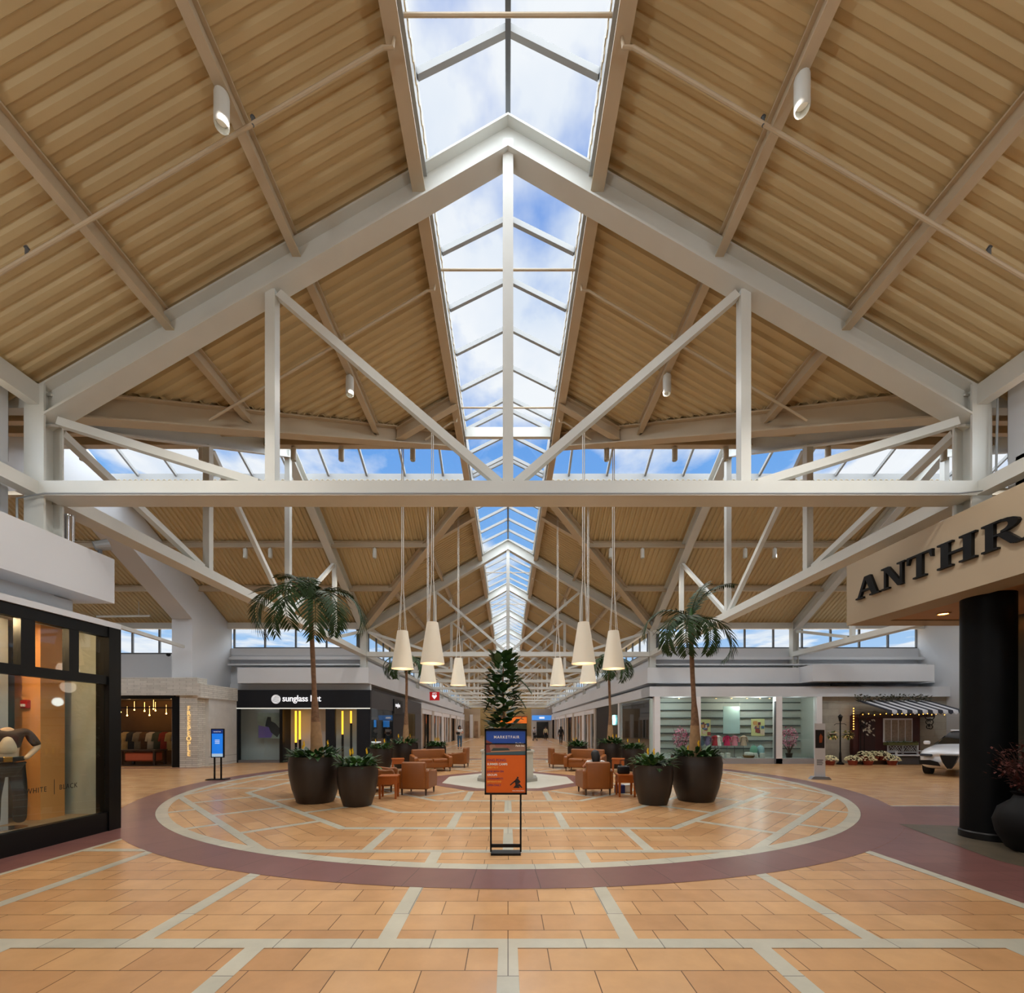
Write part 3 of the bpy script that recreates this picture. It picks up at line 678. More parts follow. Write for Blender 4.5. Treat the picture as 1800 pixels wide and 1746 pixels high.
tws = thing('twig_arrangement', 'bushy spray of dry red brown twigs in the dark floor vase', 'plant', (7.12, 5.97, 0))
tw.build('twig', mat('twig_brown', (58, 34, 26), .8), tws); o = berries.build('red_leaves', mat('red_leaf', (84, 38, 30), .7, noise=(8, .3)), tws); o['kind'] = 'stuff'

# ================================================================ left near shop (black frame, large glass)
XS = -6.6
sf = thing('shopfront', 'black framed glass shopfront with orange lit column and mannequin inside', 'shopfront', (XS, 7.38, 0))
def L(mb): return mb
m_ = MB().b(-.12, .0, YB-7.38, 0, 0, .31); m_.build('base_panel', BLACK, sf)
MB().b(-.12, 0, YB-7.38, 0, 3.2, 3.36).build('header', BLACK, sf)
MB().b(-.2, .02, -.2, 0.02, 0, 3.37).build('corner_post', BLACK, sf)
for ya, yb in ((6.55, 6.70), (5.90, 6.08), (5.1, 5.26), (4.0, 4.16)):
    MB().b(-.11, -.005, ya-7.38, yb-7.38, 2.56, 3.2).build('mullion', BLACK, sf)
MB().b(-.11, -.005, YB-7.38, 0, 2.42, 2.56).build('transom', BLACK, sf)
MB().b(-.065, -.055, YB-7.38, -.2, .31, 2.42).build('glass_pane', GLASS, sf); MB().b(-.065, -.055, YB-7.38, -.2, 2.56, 3.2).build('glass_pane', GLASS, sf)
MB().b(-1.4, -.12, -.14, 0, .0, .31).build('base_panel', BLACK, sf)
TX = mat('window_lettering', (22, 20, 18), .5)
wr = thing('window_lettering', 'small black lettering WHITE | BLACK on the lower shop glass', 'lettering', (XS-.05, 5.99, .79))
text('letter_row', 'WHITE', .105, TX, wr, (.01, 0, 0), FACE_PX, .001, 'LEFT', .74, 1.2)
MB().b(.0, .004, .385, .39, -.06, .16).build('divider', TX, wr)
text('letter_row', 'BLACK', .105, TX, wr, (.01, .45, 0), FACE_PX, .001, 'LEFT', .74, 1.2)
ORG = mat('orange_beige_paint', (226, 158, 92), .6)
DKW = mat('dark_shop_wall', (52, 46, 40), .7, noise=(1.2, .15)); DKF = mat('dark_shop_floor', (74, 56, 42), .4)
wallbox('wall_left_shop', -11.2, -11, YB, 6.25, 0, 3.6, mat('shop_wall_grey', (120, 118, 108), .7)); wallbox('floor_shop', -11.1, -6.72, YB, 6.25, 0.001, .28, mat('display_platform', (150, 128, 100), .4))
wallbox('ceiling_shop', -11.1, -6.72, YB, 7.2, 3.36, 3.45, mat('shop_ceiling_warm', (215, 190, 150), .8))
wallbox('floor_shop', -7.9, -6.72, 6.25, 7.24, 0.001, .28, MATS['display_platform'])
wallbox('wall_left_shop', -11.1, -7.9, 7.1, 7.24, 0, 3.45, mat('shop_grey_panel', (176, 180, 170), .6), 'grey wall inside the black framed shop')
wallbox('wall_left_shop', -7.9, -6.75, 7.2, 7.3, 0, 3.4, MATS['shop_grey_panel'])
cb_ = MB().b(-7.62, -7.22, 6.72, 7.09, .28, 3.36).build('shop_column', ORG); tag(cb_, 'square orange lit column inside the black framed shop', 'column')
al = thing('fire_alarm', 'red fire alarm strobe on the orange column', 'alarm', (-7.43, 6.72, 2.07))
MB().rbox((0, -.02, 0), (.12, .05, .13), .012).build('housing', mat('alarm_red', (180, 20, 16), .4), al); MB().rbox((0, -.055, -.02), (.06, .03, .045), .01).build('strobe', mat('strobe_clear', (230, 230, 235), .1), al)
for i, (x, y, e_) in enumerate(((-7.15, 5.6, 60), (-7.6, 3.2, 60), (-9.2, 5.2, 60))):
    lamp('shop_lamp', 'POINT', (x, y, 3.25), e_, (1, .66, .36), .06)
for i, (x, y) in enumerate(((-7.2, 6.0), (-7.6, 5.3), (-7.2, 4.6), (-8.4, 5.6))):
    r = thing('track_lamp', ['warm ceiling spotlight beside the orange column', 'warm ceiling spotlight behind the shop mullion', 'warm ceiling spotlight over the mannequin', 'warm ceiling spotlight deeper in the shop'][i], 'lamp', (x, y, 3.355), 0, 'warm ceiling spotlights in the black framed shop')
    MB().cyl((0, 0, 0), (0, 0, -.12), .05, .06, 14).build('can', ALU, r); MB().cyl((0, 0, -.121), (0, 0, -.126), .05, .05, 14).build('lens', mat('orange_glow_lens', (255, 200, 120), .4, emit=(255, 176, 90), estr=12), r)
# ================================================================ left far clothing shop behind the portal
STONE = brick_mat('pale_split_stone', (226, 224, 216), (208, 206, 198), (160, 158, 150), .55, .085, .006, .8, .3, coord='XZ', bumpd=.9)
STONE2 = brick_mat('pale_stone_wall', (168, 164, 152), (156, 152, 140), (132, 128, 118), 1.0, .32, .004, .7, .3, coord='XZ', bumpd=.3)
WOODW = mat('whitewashed_board', (214, 213, 208), .7, noise=(3, .08))
cf = thing('shopfront', 'whitewashed stone shopfront with glowing vertical sign letters', 'shopfront', (-14.0, 18.5, 0))
def LB(x0, x1, y0, y1, z0, z1): return MB().b(x0+14.0, x1+14.0, y0-18.5, y1-18.5, z0, z1)
LB(-18.9, -13.1, 18.35, 18.95, 3.05, 3.8).build('stone_band', STONE, cf); LB(-13.1, -12.95, 18.35, 20.85, 2.95, 3.55).build('stone_band', STONE, cf)
LB(-13.9, -13.15, 18.42, 18.9, 0, 3.05).build('sign_pier', STONE, cf)
LB(-13.2, -13.0, 18.9, 20.85, 0, 3.0).build('board_wall', WOODW, cf)
for i in range(9): LB(-13.0, -12.992, 18.9, 20.85, .3*i+.1, .3*i+.112).build('board_joint', mat('board_joint', (120, 116, 108), .8), cf) if i in (0, 1) else None
LB(-14.25, -13.95, 18.46, 18.9, 0, 3.0).build('door_frame', BLACK, cf); LB(-18.9, -14.2, 18.5, 18.6, 2.9, 3.05).build('header', BLACK, cf); LB(-18.9, -14.2, 18.5, 18.56, 2.50, 2.56).build('transom', BLACK, cf)
GLOW = mat('sign_glow', (255, 232, 190), .5, emit=(255, 222, 160), estr=1.3)
for i, ch in enumerate('FREEPEOPLE'):
    text('letter', ch, .27, mat('letter_brass', (170, 140, 90), .4, emit=(255, 205, 130), estr=.9), cf, (.50, -.10, 2.42-i*.215), FACE_CAM, .01, 'CENTER')
wallbox('wall_back_shop', -19, -14, 21.2, 21.4, 0, 3.2, mat('amber_wall', (96, 66, 34), .8, noise=(1, .3))); wallbox('wall_back_shop', -14.2, -14.0, 18.9, 21.3, 0, 3.1, DKW)
wallbox('floor_shop', -19, -14.2, 18.9, 21.3, .001, .02, DKF); wallbox('ceiling_shop', -19, -14.0, 18.95, 21.3, 3.0, 3.1, DKW)
lamp('shop_lamp', 'POINT', (-15.6, 20.2, 2.7), 18, (1, .62, .28), .08); lamp('shop_lamp', 'POINT', (-17.4, 20.0, 2.7), 16, (1, .62, .28), .08)
for i in range(14):
    r_ = random.Random(i); x = -18.4+i*.3
    b_ = MB().lathe([(.001, -.04), (.025, -.025), (.03, 0), (.015, .025), (.004, .05), (.004, .4)], n=10).build('pendant_bulb', mat('bulb_glow', (255, 220, 150), .4, emit=(255, 190, 100), estr=10), loc=(x, 19.3+r_.uniform(0, 1.5), 2.2+r_.uniform(0, .35)))
    tag(b_, f'small glowing bulb hanging in the amber clothing shop, {("first second third fourth fifth sixth seventh eighth ninth tenth eleventh twelfth thirteenth fourteenth").split()[i]} along', 'bulb', 'hanging bulbs in the amber clothing shop')
# garments on a rail
def garment(mb, x, y, z, w_, h, t=.1, rnd=random):
    mb.slab([(-w_*.2, 0), (-w_*.5, -.08), (-w_*.62, -h*.5), (-w_*.45, -h*.52), (-w_*.38, -.25), (-w_*.42, -h), (w_*.42, -h), (w_*.38, -.25), (w_*.45, -h*.52), (w_*.62, -h*.5), (w_*.5, -.08), (w_*.2, 0)], (x, y, z), (1, 0, 0), (0, 0, 1), t)
cols = [(196, 170, 120), (60, 60, 62), (150, 140, 120), (110, 80, 56), (210, 200, 180), (80, 86, 70), (150, 60, 50)]
nn = 'first second third fourth fifth sixth seventh eighth ninth'.split()
rail = thing('clothes_rail', 'dark clothes rail in the amber clothing shop', 'rack', (-16.6, 20.3, 0.02)); MB().cyl((-1.4, 0, 1.5), (1.4, 0, 1.5), .015).build('bar', BLACK, rail)
for s in (-1, 1): MB().cyl((s*1.4, 0, 0), (s*1.4, 0, 1.5), .015).build('post', BLACK, rail)
for i in range(9):
    mb = MB(); garment(mb, 0, 0, 0, .42, .85, .06)
    o = mb.build('hanging_garment', mat(f'cloth_{i%7}', cols[i % 7], .85, noise=(6, .2)), loc=(-17.8+i*.3, 20.28, 1.48), rz=.9)
    tag(o, f'garment on the dark rail in the amber shop, {nn[i]} along', 'clothing', 'garments on the dark rail in the amber shop')
tb = thing('display_table', 'low display table with orange cloth in the amber clothing shop', 'table', (-16.4, 19.6, .02)); MB().b(-.8, .8, -.35, .35, .62, .68).build('table_top', DARKWOOD, tb)
for sx in (-1, 1):
    for sy in (-1, 1): MB().b(sx*.72-.04, sx*.72+.04, sy*.3-.04, sy*.3+.04, 0, .62).build('leg', DARKWOOD, tb)
MB().rbox((0, 0, .36), (1.3, .55, .4), .08).build('orange_cloth', mat('orange_cloth', (196, 96, 60), .8), tb)

# ================================================================ sunglass shop
YS = 20.85; SXX = lambda px: (px-CX)/F_PX*YS
sh = thing('shopfront', 'black sunglass shopfront with lit white sign behind the left palm', 'shopfront', (-10, YS, 0))
def SB(x0, x1, y0, y1, z0, z1): return MB().b(x0+10, x1+10, y0-YS, y1-YS, z0, z1)
SB(-13.5, -6.6, YS, YS+.2, 2.62, 3.49).build('sign_band', BLACKP, sh)
SB(-13.5, -12.94, YS, YS+.2, 0, 2.62).build('side_panel', BLACKP, sh)
SB(-13.0, -10.8, YS+.02, YS+.2, 0, .12).build('sill', mat('grey_plinth', (110, 108, 110), .5), sh)
SB(-10.95, -10.8, YS, YS+.2, 0, 2.62).build('post', BLACK, sh); SB(-8.75, -8.3, YS+.02, YS+.15, 0, 2.62).build('post', BLACKP, sh); SB(-7.25, -6.6, YS, YS+.15, 0, 2.62).build('side_panel', BLACKP, sh)
SB(-12.94, -10.95, YS+.1, YS+.11, .12, 2.62).build('glass_pane', GLASS, sh); SB(-8.3, -7.25, YS+.1, YS+.11, 0, 2.62).build('glass_pane', GLASS, sh)
SB(-13.5, -6.6, YS-.02, YS, 2.58, 2.63).build('light_strip', mat('cool_led_strip', (200, 200, 196), .5, emit=(240, 240, 230), estr=.5), sh)
MB().b(3.38, 3.4, .2, 4.1, 0.25, 2.62).build('glass_pane', GLASS, sh); MB().b(3.25, 3.42, 4.1, 6.9, 0, 2.62).build('side_panel', BLACKP, sh); MB().b(3.25, 3.41, 6.9, 10, .2, 2.62).build('glass_pane', GLASS, sh)
MB().b(3.25, 3.42, 10, 12.2, 0, 2.62).build('side_panel', mat('charcoal_panel', (66, 68, 72), .5), sh)
MB().b(3.2, 3.4, .2, 12.2, 2.62, 3.49).build('side_band', mat('dark_grey_band', (58, 60, 64), .5), sh)
ss = thing('illuminated_sign', 'white lit sign reading sunglass hut with round emblem', 'sign', (SXX(486), YS-.03, 2.97))
SGW = mat('sign_white', (240, 240, 240), .5, emit=(235, 238, 245), estr=.7)
MB().cyl((0, 0, .07), (0, -.03, .07), .215, .215, 32).build('emblem', mat('sign_disc', (205, 206, 208), .5, emit=(225, 228, 232), estr=.45), ss)
for k in range(5): MB().beam((-.17+.03*k, -.032, .0+.05*k), (.15-.0*k, -.032, -.08+.08*k), .004, .012).build('emblem_line', mat('emblem_line', (120, 122, 126), .5), ss)
text('sign_text', 'sunglass hut', .42, SGW, ss, (.30, -.01, -.03), FACE_CAM, .012, 'LEFT', .93, .98, .004)
s2 = thing('blade_sign_panel', 'small dark sign panel with white lettering on the hall side of the sunglass shop', 'sign', (-6.56, 26.0, 2.9)); MB().b(-.02, .02, -1.0, 1.0, -.42, .42).build('panel', BLACKP, s2)
text('sign_text', 'sunglass', .34, SGW, s2, (.03, -.75, 0.0), FACE_PX, .006)
# interior
wallbox('wall_back_shop', -13.4, -7.0, 24.3, 24.4, 0, 3.3, mat('shop_black_wall', (36, 34, 34), .6)); wallbox('floor_shop', -13.4, -6.8, YS+.2, 24.4, .001, .015, mat('shop_black_floor', (52, 48, 44), .3))
wallbox('wall_left_shop', -13.5, -13.4, YS+.2, 24.4, 0, 3.3, DKW); wallbox('wall_right_shop', -11.0, -10.9, YS+.25, 23, 0, 3.0, MATS['shop_black_wall']); wallbox('ceiling_shop', -13.5, -6.8, YS+.2, 32, 3.3, 3.4, MATS['shop_black_wall'])
lamp('shop_lamp', 'POINT', (-9.6, 22.4, 2.9), 50, (1, .9, .78), .1); lamp('shop_lamp', 'POINT', (-8.0, 22.2, 2.9), 30, (.85, .95, 1), .1); lamp('shop_lamp', 'POINT', (-11.9, 21.4, 2.9), 2, (1, .95, .9), .1)
pstr = thing('window_poster', 'purple and grey fashion poster in the dark window of the sunglass shop', 'poster', (SXX(462), 21.6, 0))
MB().b(-.68, .68, 0, .03, 1.15, 2.42).build('panel', mat('poster_grey', (176, 190, 186), .6, noise=(2, .3)), pstr)
MB().slab([(-.64, 1.18), (.0, 1.18), (.1, 1.5), (-.1, 1.75), (-.3, 1.72), (-.64, 1.8)], (0, -.004, 0), (1, 0, 0), (0, 0, 1), .003).build('purple_shape', mat('poster_purple', (130, 104, 200), .6), pstr)
MB().slab([(-.3, 1.75), (-.12, 1.7), (-.02, 1.45), (.3, 1.2), (.5, 1.55), (.2, 1.9), (.0, 2.0), (-.02, 2.2), (-.18, 2.22), (-.25, 2.0)], (0, -.01, 0), (1, 0, 0), (0, 0, 1), .003).build('figure_shape', mat('poster_dark', (40, 46, 52), .6), pstr)
YLED = mat('yellow_led', (255, 190, 40), .4, emit=(255, 176, 50), estr=2.2)
for i, (px, z0, z1) in enumerate(((520, .95, 2.5), (527, 1.1, 2.5), (602, 1.35, 2.5), (617, 1.9, 2.5))):
    o = MB().b(-.035, .035, -.03, .03, z0, z1).build('led_column_light', YLED, loc=((px-CX)/F_PX*21.4, 21.4, 0)); tag(o, ['tall yellow light strip by the left door of the sunglass shop', 'second tall yellow light strip right beside the first', 'yellow light strip behind the palm trunk side glass', 'shortest yellow light strip near the corner glass'][i], 'light', 'yellow vertical light strips')
    MB().b(-.05, .05, 0, .05, 0, z0).build('led_post', BLACK, o)
ni = 0
for s_i, (px, yy, wd) in enumerate(((546, 23.9, .56), (566, 23.9, .56), (600, 22.6, .75), (512, 23.9, .7))):
    X = (px-CX)/F_PX*yy; r = thing('display_shelf', ['lit glasses display shelf left of the palm trunk', 'lit glasses display shelf behind the palm trunk', 'lit glasses display shelf right of the palm trunk', 'lit glasses display shelf just inside the door'][s_i], 'shelf', (X, yy, 0), 0, 'glasses display shelves in the sunglass shop')
    MB().b(-wd/2, wd/2, 0, .05, .4, 2.35).build('back_panel', mat('shelf_back_warm', (74, 62, 50), .6), r)
    for k in range(7):
        MB().b(-wd/2, wd/2, -.2, 0, .45+.27*k, .465+.27*k).build('shelf', mat('shelf_glass', (200, 214, 206), .2, emit=(255, 240, 215), estr=.5), r)
        for q in range(int(wd/.2)):
            x = -wd/2+.12+q*.2; g = MB(); g.cyl((x-.035, -.1, .5+.27*k), (x-.035, -.11, .5+.27*k), .032, n=8).cyl((x+.035, -.1, .5+.27*k), (x+.035, -.11, .5+.27*k), .032, n=8).b(x-.07, x+.07, -.1, -.03, .517+.27*k, .523+.27*k)
            o = g.build('sunglasses', mat(f'frame_{(k+q)%4}', [(20, 20, 22), (120, 70, 30), (150, 30, 30), (40, 70, 110)][(k+q) % 4], .2), loc=(X, yy, 0))
            tag(o, 'pair of sunglasses displayed on a lit shelf in the sunglass shop', 'sunglasses', 'sunglasses on the lit shelves'); ni += 1
ct = thing('display_counter', 'white lit counter by the corner of the sunglass shop', 'counter', ((655-CX)/F_PX*22.6, 22.6, 0)); MB().b(-.35, .35, -.3, .3, .9, .95).build('counter_top', SGW, ct); MB().b(-.25, .25, -.2, .2, 0, .9).build('body', mat('counter_grey', (160, 165, 165), .5), ct)
bs = thing('wall_screen', 'blue screen inside the hall side window of the sunglass shop', 'screen', (-7.4, 25.6, 1.75)); MB().b(0, .05, -1.6, 1.4, -.05, .35).build('panel', mat('screen_blue', (40, 120, 190), .4, emit=(40, 120, 200), estr=.6), bs)

wallbox('wall_back_shop', -13.4, -11.0, 21.9, 22.0, 0, 3.3, MATS['shop_black_wall']); wallbox('wall_left_shop', -9.6, -9.5, 24.4, 33, 0, 3.3, mat('shop_teal_wall', (50, 60, 62), .6)); wallbox('wall_back_shop', -9.5, -6.95, 32.9, 33.0, 0, 3.3, DKW); wallbox('floor_shop', -9.5, -6.8, 24.4, 32.9, .001, .015, MATS['shop_black_floor'])
lamp('shop_lamp', 'POINT', (-8.2, 26, 2.9), 12, (.9, .95, 1), .1)
wallbox('wall_right_shop', 9.4, 9.5, 21.84, 33, 0, 3.4, mat('shop_slate_wall', (58, 68, 70), .6, noise=(1, .3))); wallbox('wall_back_shop', 6.9, 9.4, 26.25, 26.35, 0, 3.4, mat('shop_slate_dark', (36, 42, 44), .6)); wallbox('floor_shop', 6.9, 9.4, 21.84, 26.3, .001, .02, MATS['shop_black_floor']); wallbox('ceiling_shop', 6.9, 9.5, 21.7, 33, 3.3, 3.4, MATS['shop_slate_wall'])
lamp('shop_lamp', 'POINT', (8.0, 24, 3.0), 8, (1, .92, .85), .1)
# ================================================================ right: display window shop
YW = 20.3; WX = lambda px: (px-CX)/F_PX*YW
ws = thing('shopfront', 'white framed shop with wide display windows and pink blossom inside', 'shopfront', (7, YW, 0))
WFR = mat('white_frame', (224, 224, 226), .5)
def WB(x0, x1, y0, y1, z0, z1): return MB().b(x0-7, x1-7, y0-YW, y1-YW, z0, z1)
for a, b_ in ((1150, 1160), (1222, 1231), (1363, 1374), (1435, 1444)): WB(WX(a), WX(b_), YW-.05, YW+.2, 0, 3.13).build('post', WFR, ws)
WB(WX(1155), WX(1440), YW-.05, YW+.3, 0, .24).build('plinth', mat('plinth_grey', (150, 148, 150), .6), ws)
for a, b_ in ((1160, 1222), (1231, 1363), (1374, 1435)): WB(WX(a), WX(b_), YW+.08, YW+.09, .24, 3.13).build('glass_pane', GLASS, ws)
WB(WX(1363)-.07, WX(1363)-.03, YW-.1, YW+.0, 0, 2.9).build('slim_mullion', DARKALU, ws)
MB().b(-.35, -.2, .2, 5.9, .1, .24).build('plinth', MATS['plinth_grey'], ws); MB().b(-.3, -.29, .2, 5.7, .24, 3.13).build('glass_pane', GLASS, ws)
for yy in (5.7, 7.9): MB().b(-.38, -.2, yy, yy+.25, 0, 3.13).build('post', WFR, ws)
MB().b(-.34, -.2, 5.95, 7.9, .0, 3.13).build('dark_panel', mat('dark_green_glass', (14, 26, 22), .25), ws)
MB().b(-.34, -.2, 8.15, 12.5, .0, 3.13).build('dark_panel', BLACKP, ws)
tl = thing('illuminated_emblem', 'small glowing pale teal emblem on the dark green shop wall', 'sign', (6.62, 27.2, 2.15)); TE = mat('teal_glow', (170, 240, 240), .4, emit=(150, 235, 240), estr=2.5)
for k in range(6):
    a = k*PI/3; MB().cyl((.05, .25*math.cos(a), .22*math.sin(a)), (-.05, .25*math.cos(a), .22*math.sin(a)), .12, n=12).build('petal', TE, tl)
lamp('display_lamp', 'POINT', (11.9, 20.6, 2.9), 22, (.95, 1, .98), .2); SL = mat('display_wall_grey', (196, 204, 198), .7); SLD = mat('display_shelf_dark', (70, 80, 80), .5)
wallbox('wall_back_shop', WX(1160), WX(1440)+.2, 21.7, 21.84, 0, 3.4, SL); wallbox('floor_shop', WX(1160), WX(1440), YW+.3, 21.7, .001, .24, mat('display_floor', (190, 200, 198), .5)); wallbox('ceiling_shop', 6.9, WX(1440)+.2, YW+.3, 21.7, 3.14, 3.2, mat('display_ceiling', (190, 182, 170), .7))
wallbox('wall_right_shop', WX(1440)+.1, WX(1440)+.25, YW+.2, 21.8, 0, 3.2, SL)
for k in range(7):
    z = .62+k*.38; o = MB().b(WX(1172), WX(1440), 21.6, 21.7, z, z+.05).build('display_ledge', SLD); tag(o, f'dark horizontal ledge on the display window back wall, {nn[k]} from the floor', 'ledge', 'dark ledges on the display window back wall')
for px in (1193, 1258, 1285, 1312, 1335, 1352):
    X = (px-CX)/F_PX*21; r = thing('ceiling_spot', f'small spot in the display window ceiling, {nn[(1193, 1258, 1285, 1312, 1335, 1352).index(px)]} from the left', 'light', (X, 20.95, 3.14), 0, 'spots in the display window ceiling'); MB().cyl((0, 0, 0), (0, 0, -.05), .05, n=12).build('can', ALU, r); MB().cyl((0, 0, -.051), (0, 0, -.055), .04, n=12).build('lens', MATS['warm_lens'], r)
lamp('display_lamp', 'POINT', ((1287-CX)/F_PX*21.3, 20.6, 2.8), 18, (1, .86, .68), .04); lamp('display_lamp', 'POINT', (8.0, 20.6, 2.9), 22, (.95, 1, .98), .2); lamp('display_lamp', 'POINT', (13.6, 20.6, 2.9), 6, (.95, 1, .98), .2)
def wp(px, yy=20.95): return (px-CX)/F_PX*yy
def wz(py, yy=20.95): return EYE+(CY-py)/F_PX*yy
hb = thing('hanging_banner', 'large pale blue banner hanging in the middle of the display window', 'banner', (wp(1286), 20.95, 0)); MB().b(-.40, .40, 0, .02, wz(1290), wz(1242)).build('sheet', mat('banner_blue', (176, 210, 214), .6, noise=(1, .08)), hb)
for s in (-1, 1): MB().cyl((s*.38, .01, wz(1242)), (s*.38, .01, 3.14), .004).build('cord', ROPE, hb)
text('banner_text', 'sale', .16, mat('banner_ink', (120, 150, 150), .6), hb, (0, -.01, 1.95), FACE_CAM, .002, 'CENTER') if False else None
for i, (a, b_, t_, u_) in enumerate(((1231, 1249, 1265, 1294), (1321, 1344, 1264, 1294))):
    r = thing('framed_picture', ['colourful framed picture hanging left in the display window', 'tall floral framed picture hanging right in the display window'][i], 'picture', (wp((a+b_)/2), 20.95, wz((t_+u_)/2))); hw = (b_-a)/2/F_PX*20.95; hh = (u_-t_)/2/F_PX*20.95
    MB().b(-hw, hw, 0, .03, -hh, hh).build('picture_frame', mat('picture_cream', (206, 210, 150), .6), r)
    for k in range(16):
        q = random.Random(k+i*50); x, z = q.uniform(-hw*.75, hw*.75), q.uniform(-hh*.75, hh*.6); s_ = q.uniform(.04, .1)
        MB().b(x-s_, x+s_, -.004-.0004*k, -.002, z-s_, z+s_).build('colour_patch', mat(f'patch_{k%5}', [(150, 70, 60), (70, 110, 150), (220, 200, 180), (120, 60, 70), (200, 150, 90)][k % 5], .6), r)
# little clothes figures
dress = [(1233, (70, 90, 110)), (1243, (120, 110, 150)), (1257, (170, 20, 40)), (1262, (225, 225, 220)), (1278, (200, 20, 90)), (1291, (214, 130, 150)), (1307, (180, 160, 140))]
for i, (px, c_) in enumerate(dress):
    r = thing('child_dress_form', ['slate blue', 'lilac', 'deep red', 'cream', 'hot pink', 'pale pink', 'beige'][i]+' child outfit on a stand in the display window', 'clothing display', (wp(px, 21.1), 21.1, .24), 0, 'child outfits in the display window')
    h = .62; MB().cyl((0, 0, 0), (0, 0, h), .012).cyl((0, 0, 0), (0, 0, .02), .1, n=16).build('stand', DARKALU, r)
    mb = MB(); mb.lathe([(.15, h-.05), (.13, h+.1), (.1, h+.25), (.13, h+.38), (.04, h+.45)], n=14)
    for s in (-1, 1): mb.tube([(s*.11, 0, h+.38), (s*.17, 0, h+.3), (s*.19, -.02, h+.12)], [.045, .04, .035], 8)
    mb.build('dress', mat(f'dress_{i}', c_, .8, noise=(9, .15)), r, smooth=True)
for i, (px, py, s_, c_) in enumerate(((1325, 1314, .16, (110, 170, 150)), (1337, 1314, .15, (150, 190, 200)))):
    r = thing('fabric_ball', ['teal', 'pale blue'][i]+' round backpack on the right of the display window floor', 'bag', (wp(px), 20.95, .24)); MB().lathe([(.02, 0.12), (.13, .16), (.17, .3), (.17, .42), (.1, .55), (.02, .58)], n=18).build('body', mat(f'ball_{i}', c_, .8), r, smooth=True); MB().tube([(-.05, 0, .57), (0, 0, .65), (.05, 0, .57)], .012, 6).build('handle', mat(f'ball_{i}', c_, .8), r); MB().cyl((0, 0, 0), (0, 0, .13), .08, .1).build('stand', SGW if False else ALU, r)
bk = thing('wicker_basket', 'shallow wicker basket on the display window floor', 'basket', (wp(1312), 20.75, .24)); MB().lathe([(.2, 0), (.27, .12), (.26, .125), (.2, .02)], n=20).build('body', mat('wicker', (130, 100, 56), .8, noise=(30, .3)), bk, smooth=True); MB().rbox((0, 0, .17), (.34, .3, .2), .07).build('white_cloth', mat('white_cloth', (214, 224, 218), .9), bk)
for i, px in enumerate((1268, 1279, 1327, 1340)):
    o = MB().rbox((0, 0, .12), (.2, .16, .24), .03).build('gift_box', mat('white_box', (206, 216, 212), .6), loc=(wp(px, 20.7), 20.7, .24)); tag(o, f'small white box on the display window floor, {nn[i]} from the left', 'box', 'white boxes on the display window floor')
for i, (px, z) in enumerate(((1197, 1.25), (1387, 1.22))):
    r = thing('blossom_tree', ['pink blossom tree in the left display window', 'pink blossom tree in the dark right display window'][i], 'tree', (wp(px, 20.9), 20.9, .24)); rn = random.Random(20+i); tk = MB(); bl = MB()
    for k in range(9):
        a = rn.uniform(0, 2*PI); e_ = Vector((math.cos(a)*.38, math.sin(a)*.25, rn.uniform(.55, 1.45))); tk.tube([(0, 0, 0), (e_.x*.2, e_.y*.2, .35), tuple(e_)], [.025, .018, .006], 5)
    for k in range(420):
        a = rn.uniform(0, 2*PI); u = rn.uniform(-1, 1); rr = rn.uniform(.3, 1)**.5; q = Vector((math.cos(a)*.4*rr*math.sqrt(1-u*u), math.sin(a)*.28*rr*math.sqrt(1-u*u), .95+.55*u*rr))
        bl.leaf(q, (rn.uniform(-1, 1), rn.uniform(-1, 1), rn.uniform(-1, 1)), (0, 0, 1), .09, .07, .1, 2)
    tk.build('branch', DARKWOOD, r); o = bl.build('blossom', mat('pink_blossom', (226, 140, 170), .7, noise=(6, .15)), r); o['kind'] = 'stuff'; MB().lathe([(.12, 0), (.16, .22), (.14, .22)], n=16).build('pot', BLACK, r, smooth=True)
# stone wall with cottage stall
wallbox('wall_back', WX(1444), 20.6, 20.45, 20.6, 0, 3.13, STONE2, 'pale stone wall behind the cottage stall')

# ---------------------------------------------------------------- cottage stall by the stone wall
def at(px, py, d): return ((px-CX)/F_PX*d, d, EYE+(CY-py)/F_PX*d)
YSx = 20.2
st = thing('cottage_stall', 'dark red cottage stall front with striped awning and string lights', 'stall', (at(1560, 1278, YSx)[0], YSx, 0))
sx0 = at(1560, 1278, YSx)[0]
def cx_(px): return at(px, 1278, YSx)[0]-sx0
def cz_(py): return at(0, py, YSx)[2]
RED = mat('dark_red_boards', (66, 24, 22), .6, noise=(3, .2)); STRW = mat('awning_white', (214, 216, 222), .7); STRB = mat('awning_black', (44, 48, 60), .7)
MB().b(cx_(1500), cx_(1617), 0, .2, 0, cz_(1258)).build('front_wall', RED, st)
MB().b(cx_(1502), cx_(1640), -.1, .2, cz_(1261), cz_(1256)).build('lintel', DARKWOOD, st)
dr = MB().b(cx_(1509), cx_(1537), -.04, 0, .05, cz_(1265)).build('door_panel', mat('door_dark_red', (48, 18, 18), .5), st)
for k in range(4): MB().b(cx_(1511+6.5*k), cx_(1512+6.5*k), -.05, -.04, .1, cz_(1268)).build('board_line', BLACK, st) if k < 2 else None
wf = MB(); wf.b(cx_(1552), cx_(1602), -.06, 0, cz_(1305), cz_(1263)); wf.build('window_surround', STRW, st)
for k in range(4): MB().b(cx_(1553.5+12.2*k), cx_(1563.5+12.2*k), -.075, -.06, cz_(1303), cz_(1266)).build('curtained_pane', mat('curtain_grey', (150, 136, 124), .8, noise=(12, .25)), st)
MB().b(cx_(1552), cx_(1604), -.3, -.02, cz_(1310), cz_(1305)).build('window_box', mat('ivy_box', (96, 96, 50), .8, noise=(20, .4)), st)
lw = MB()
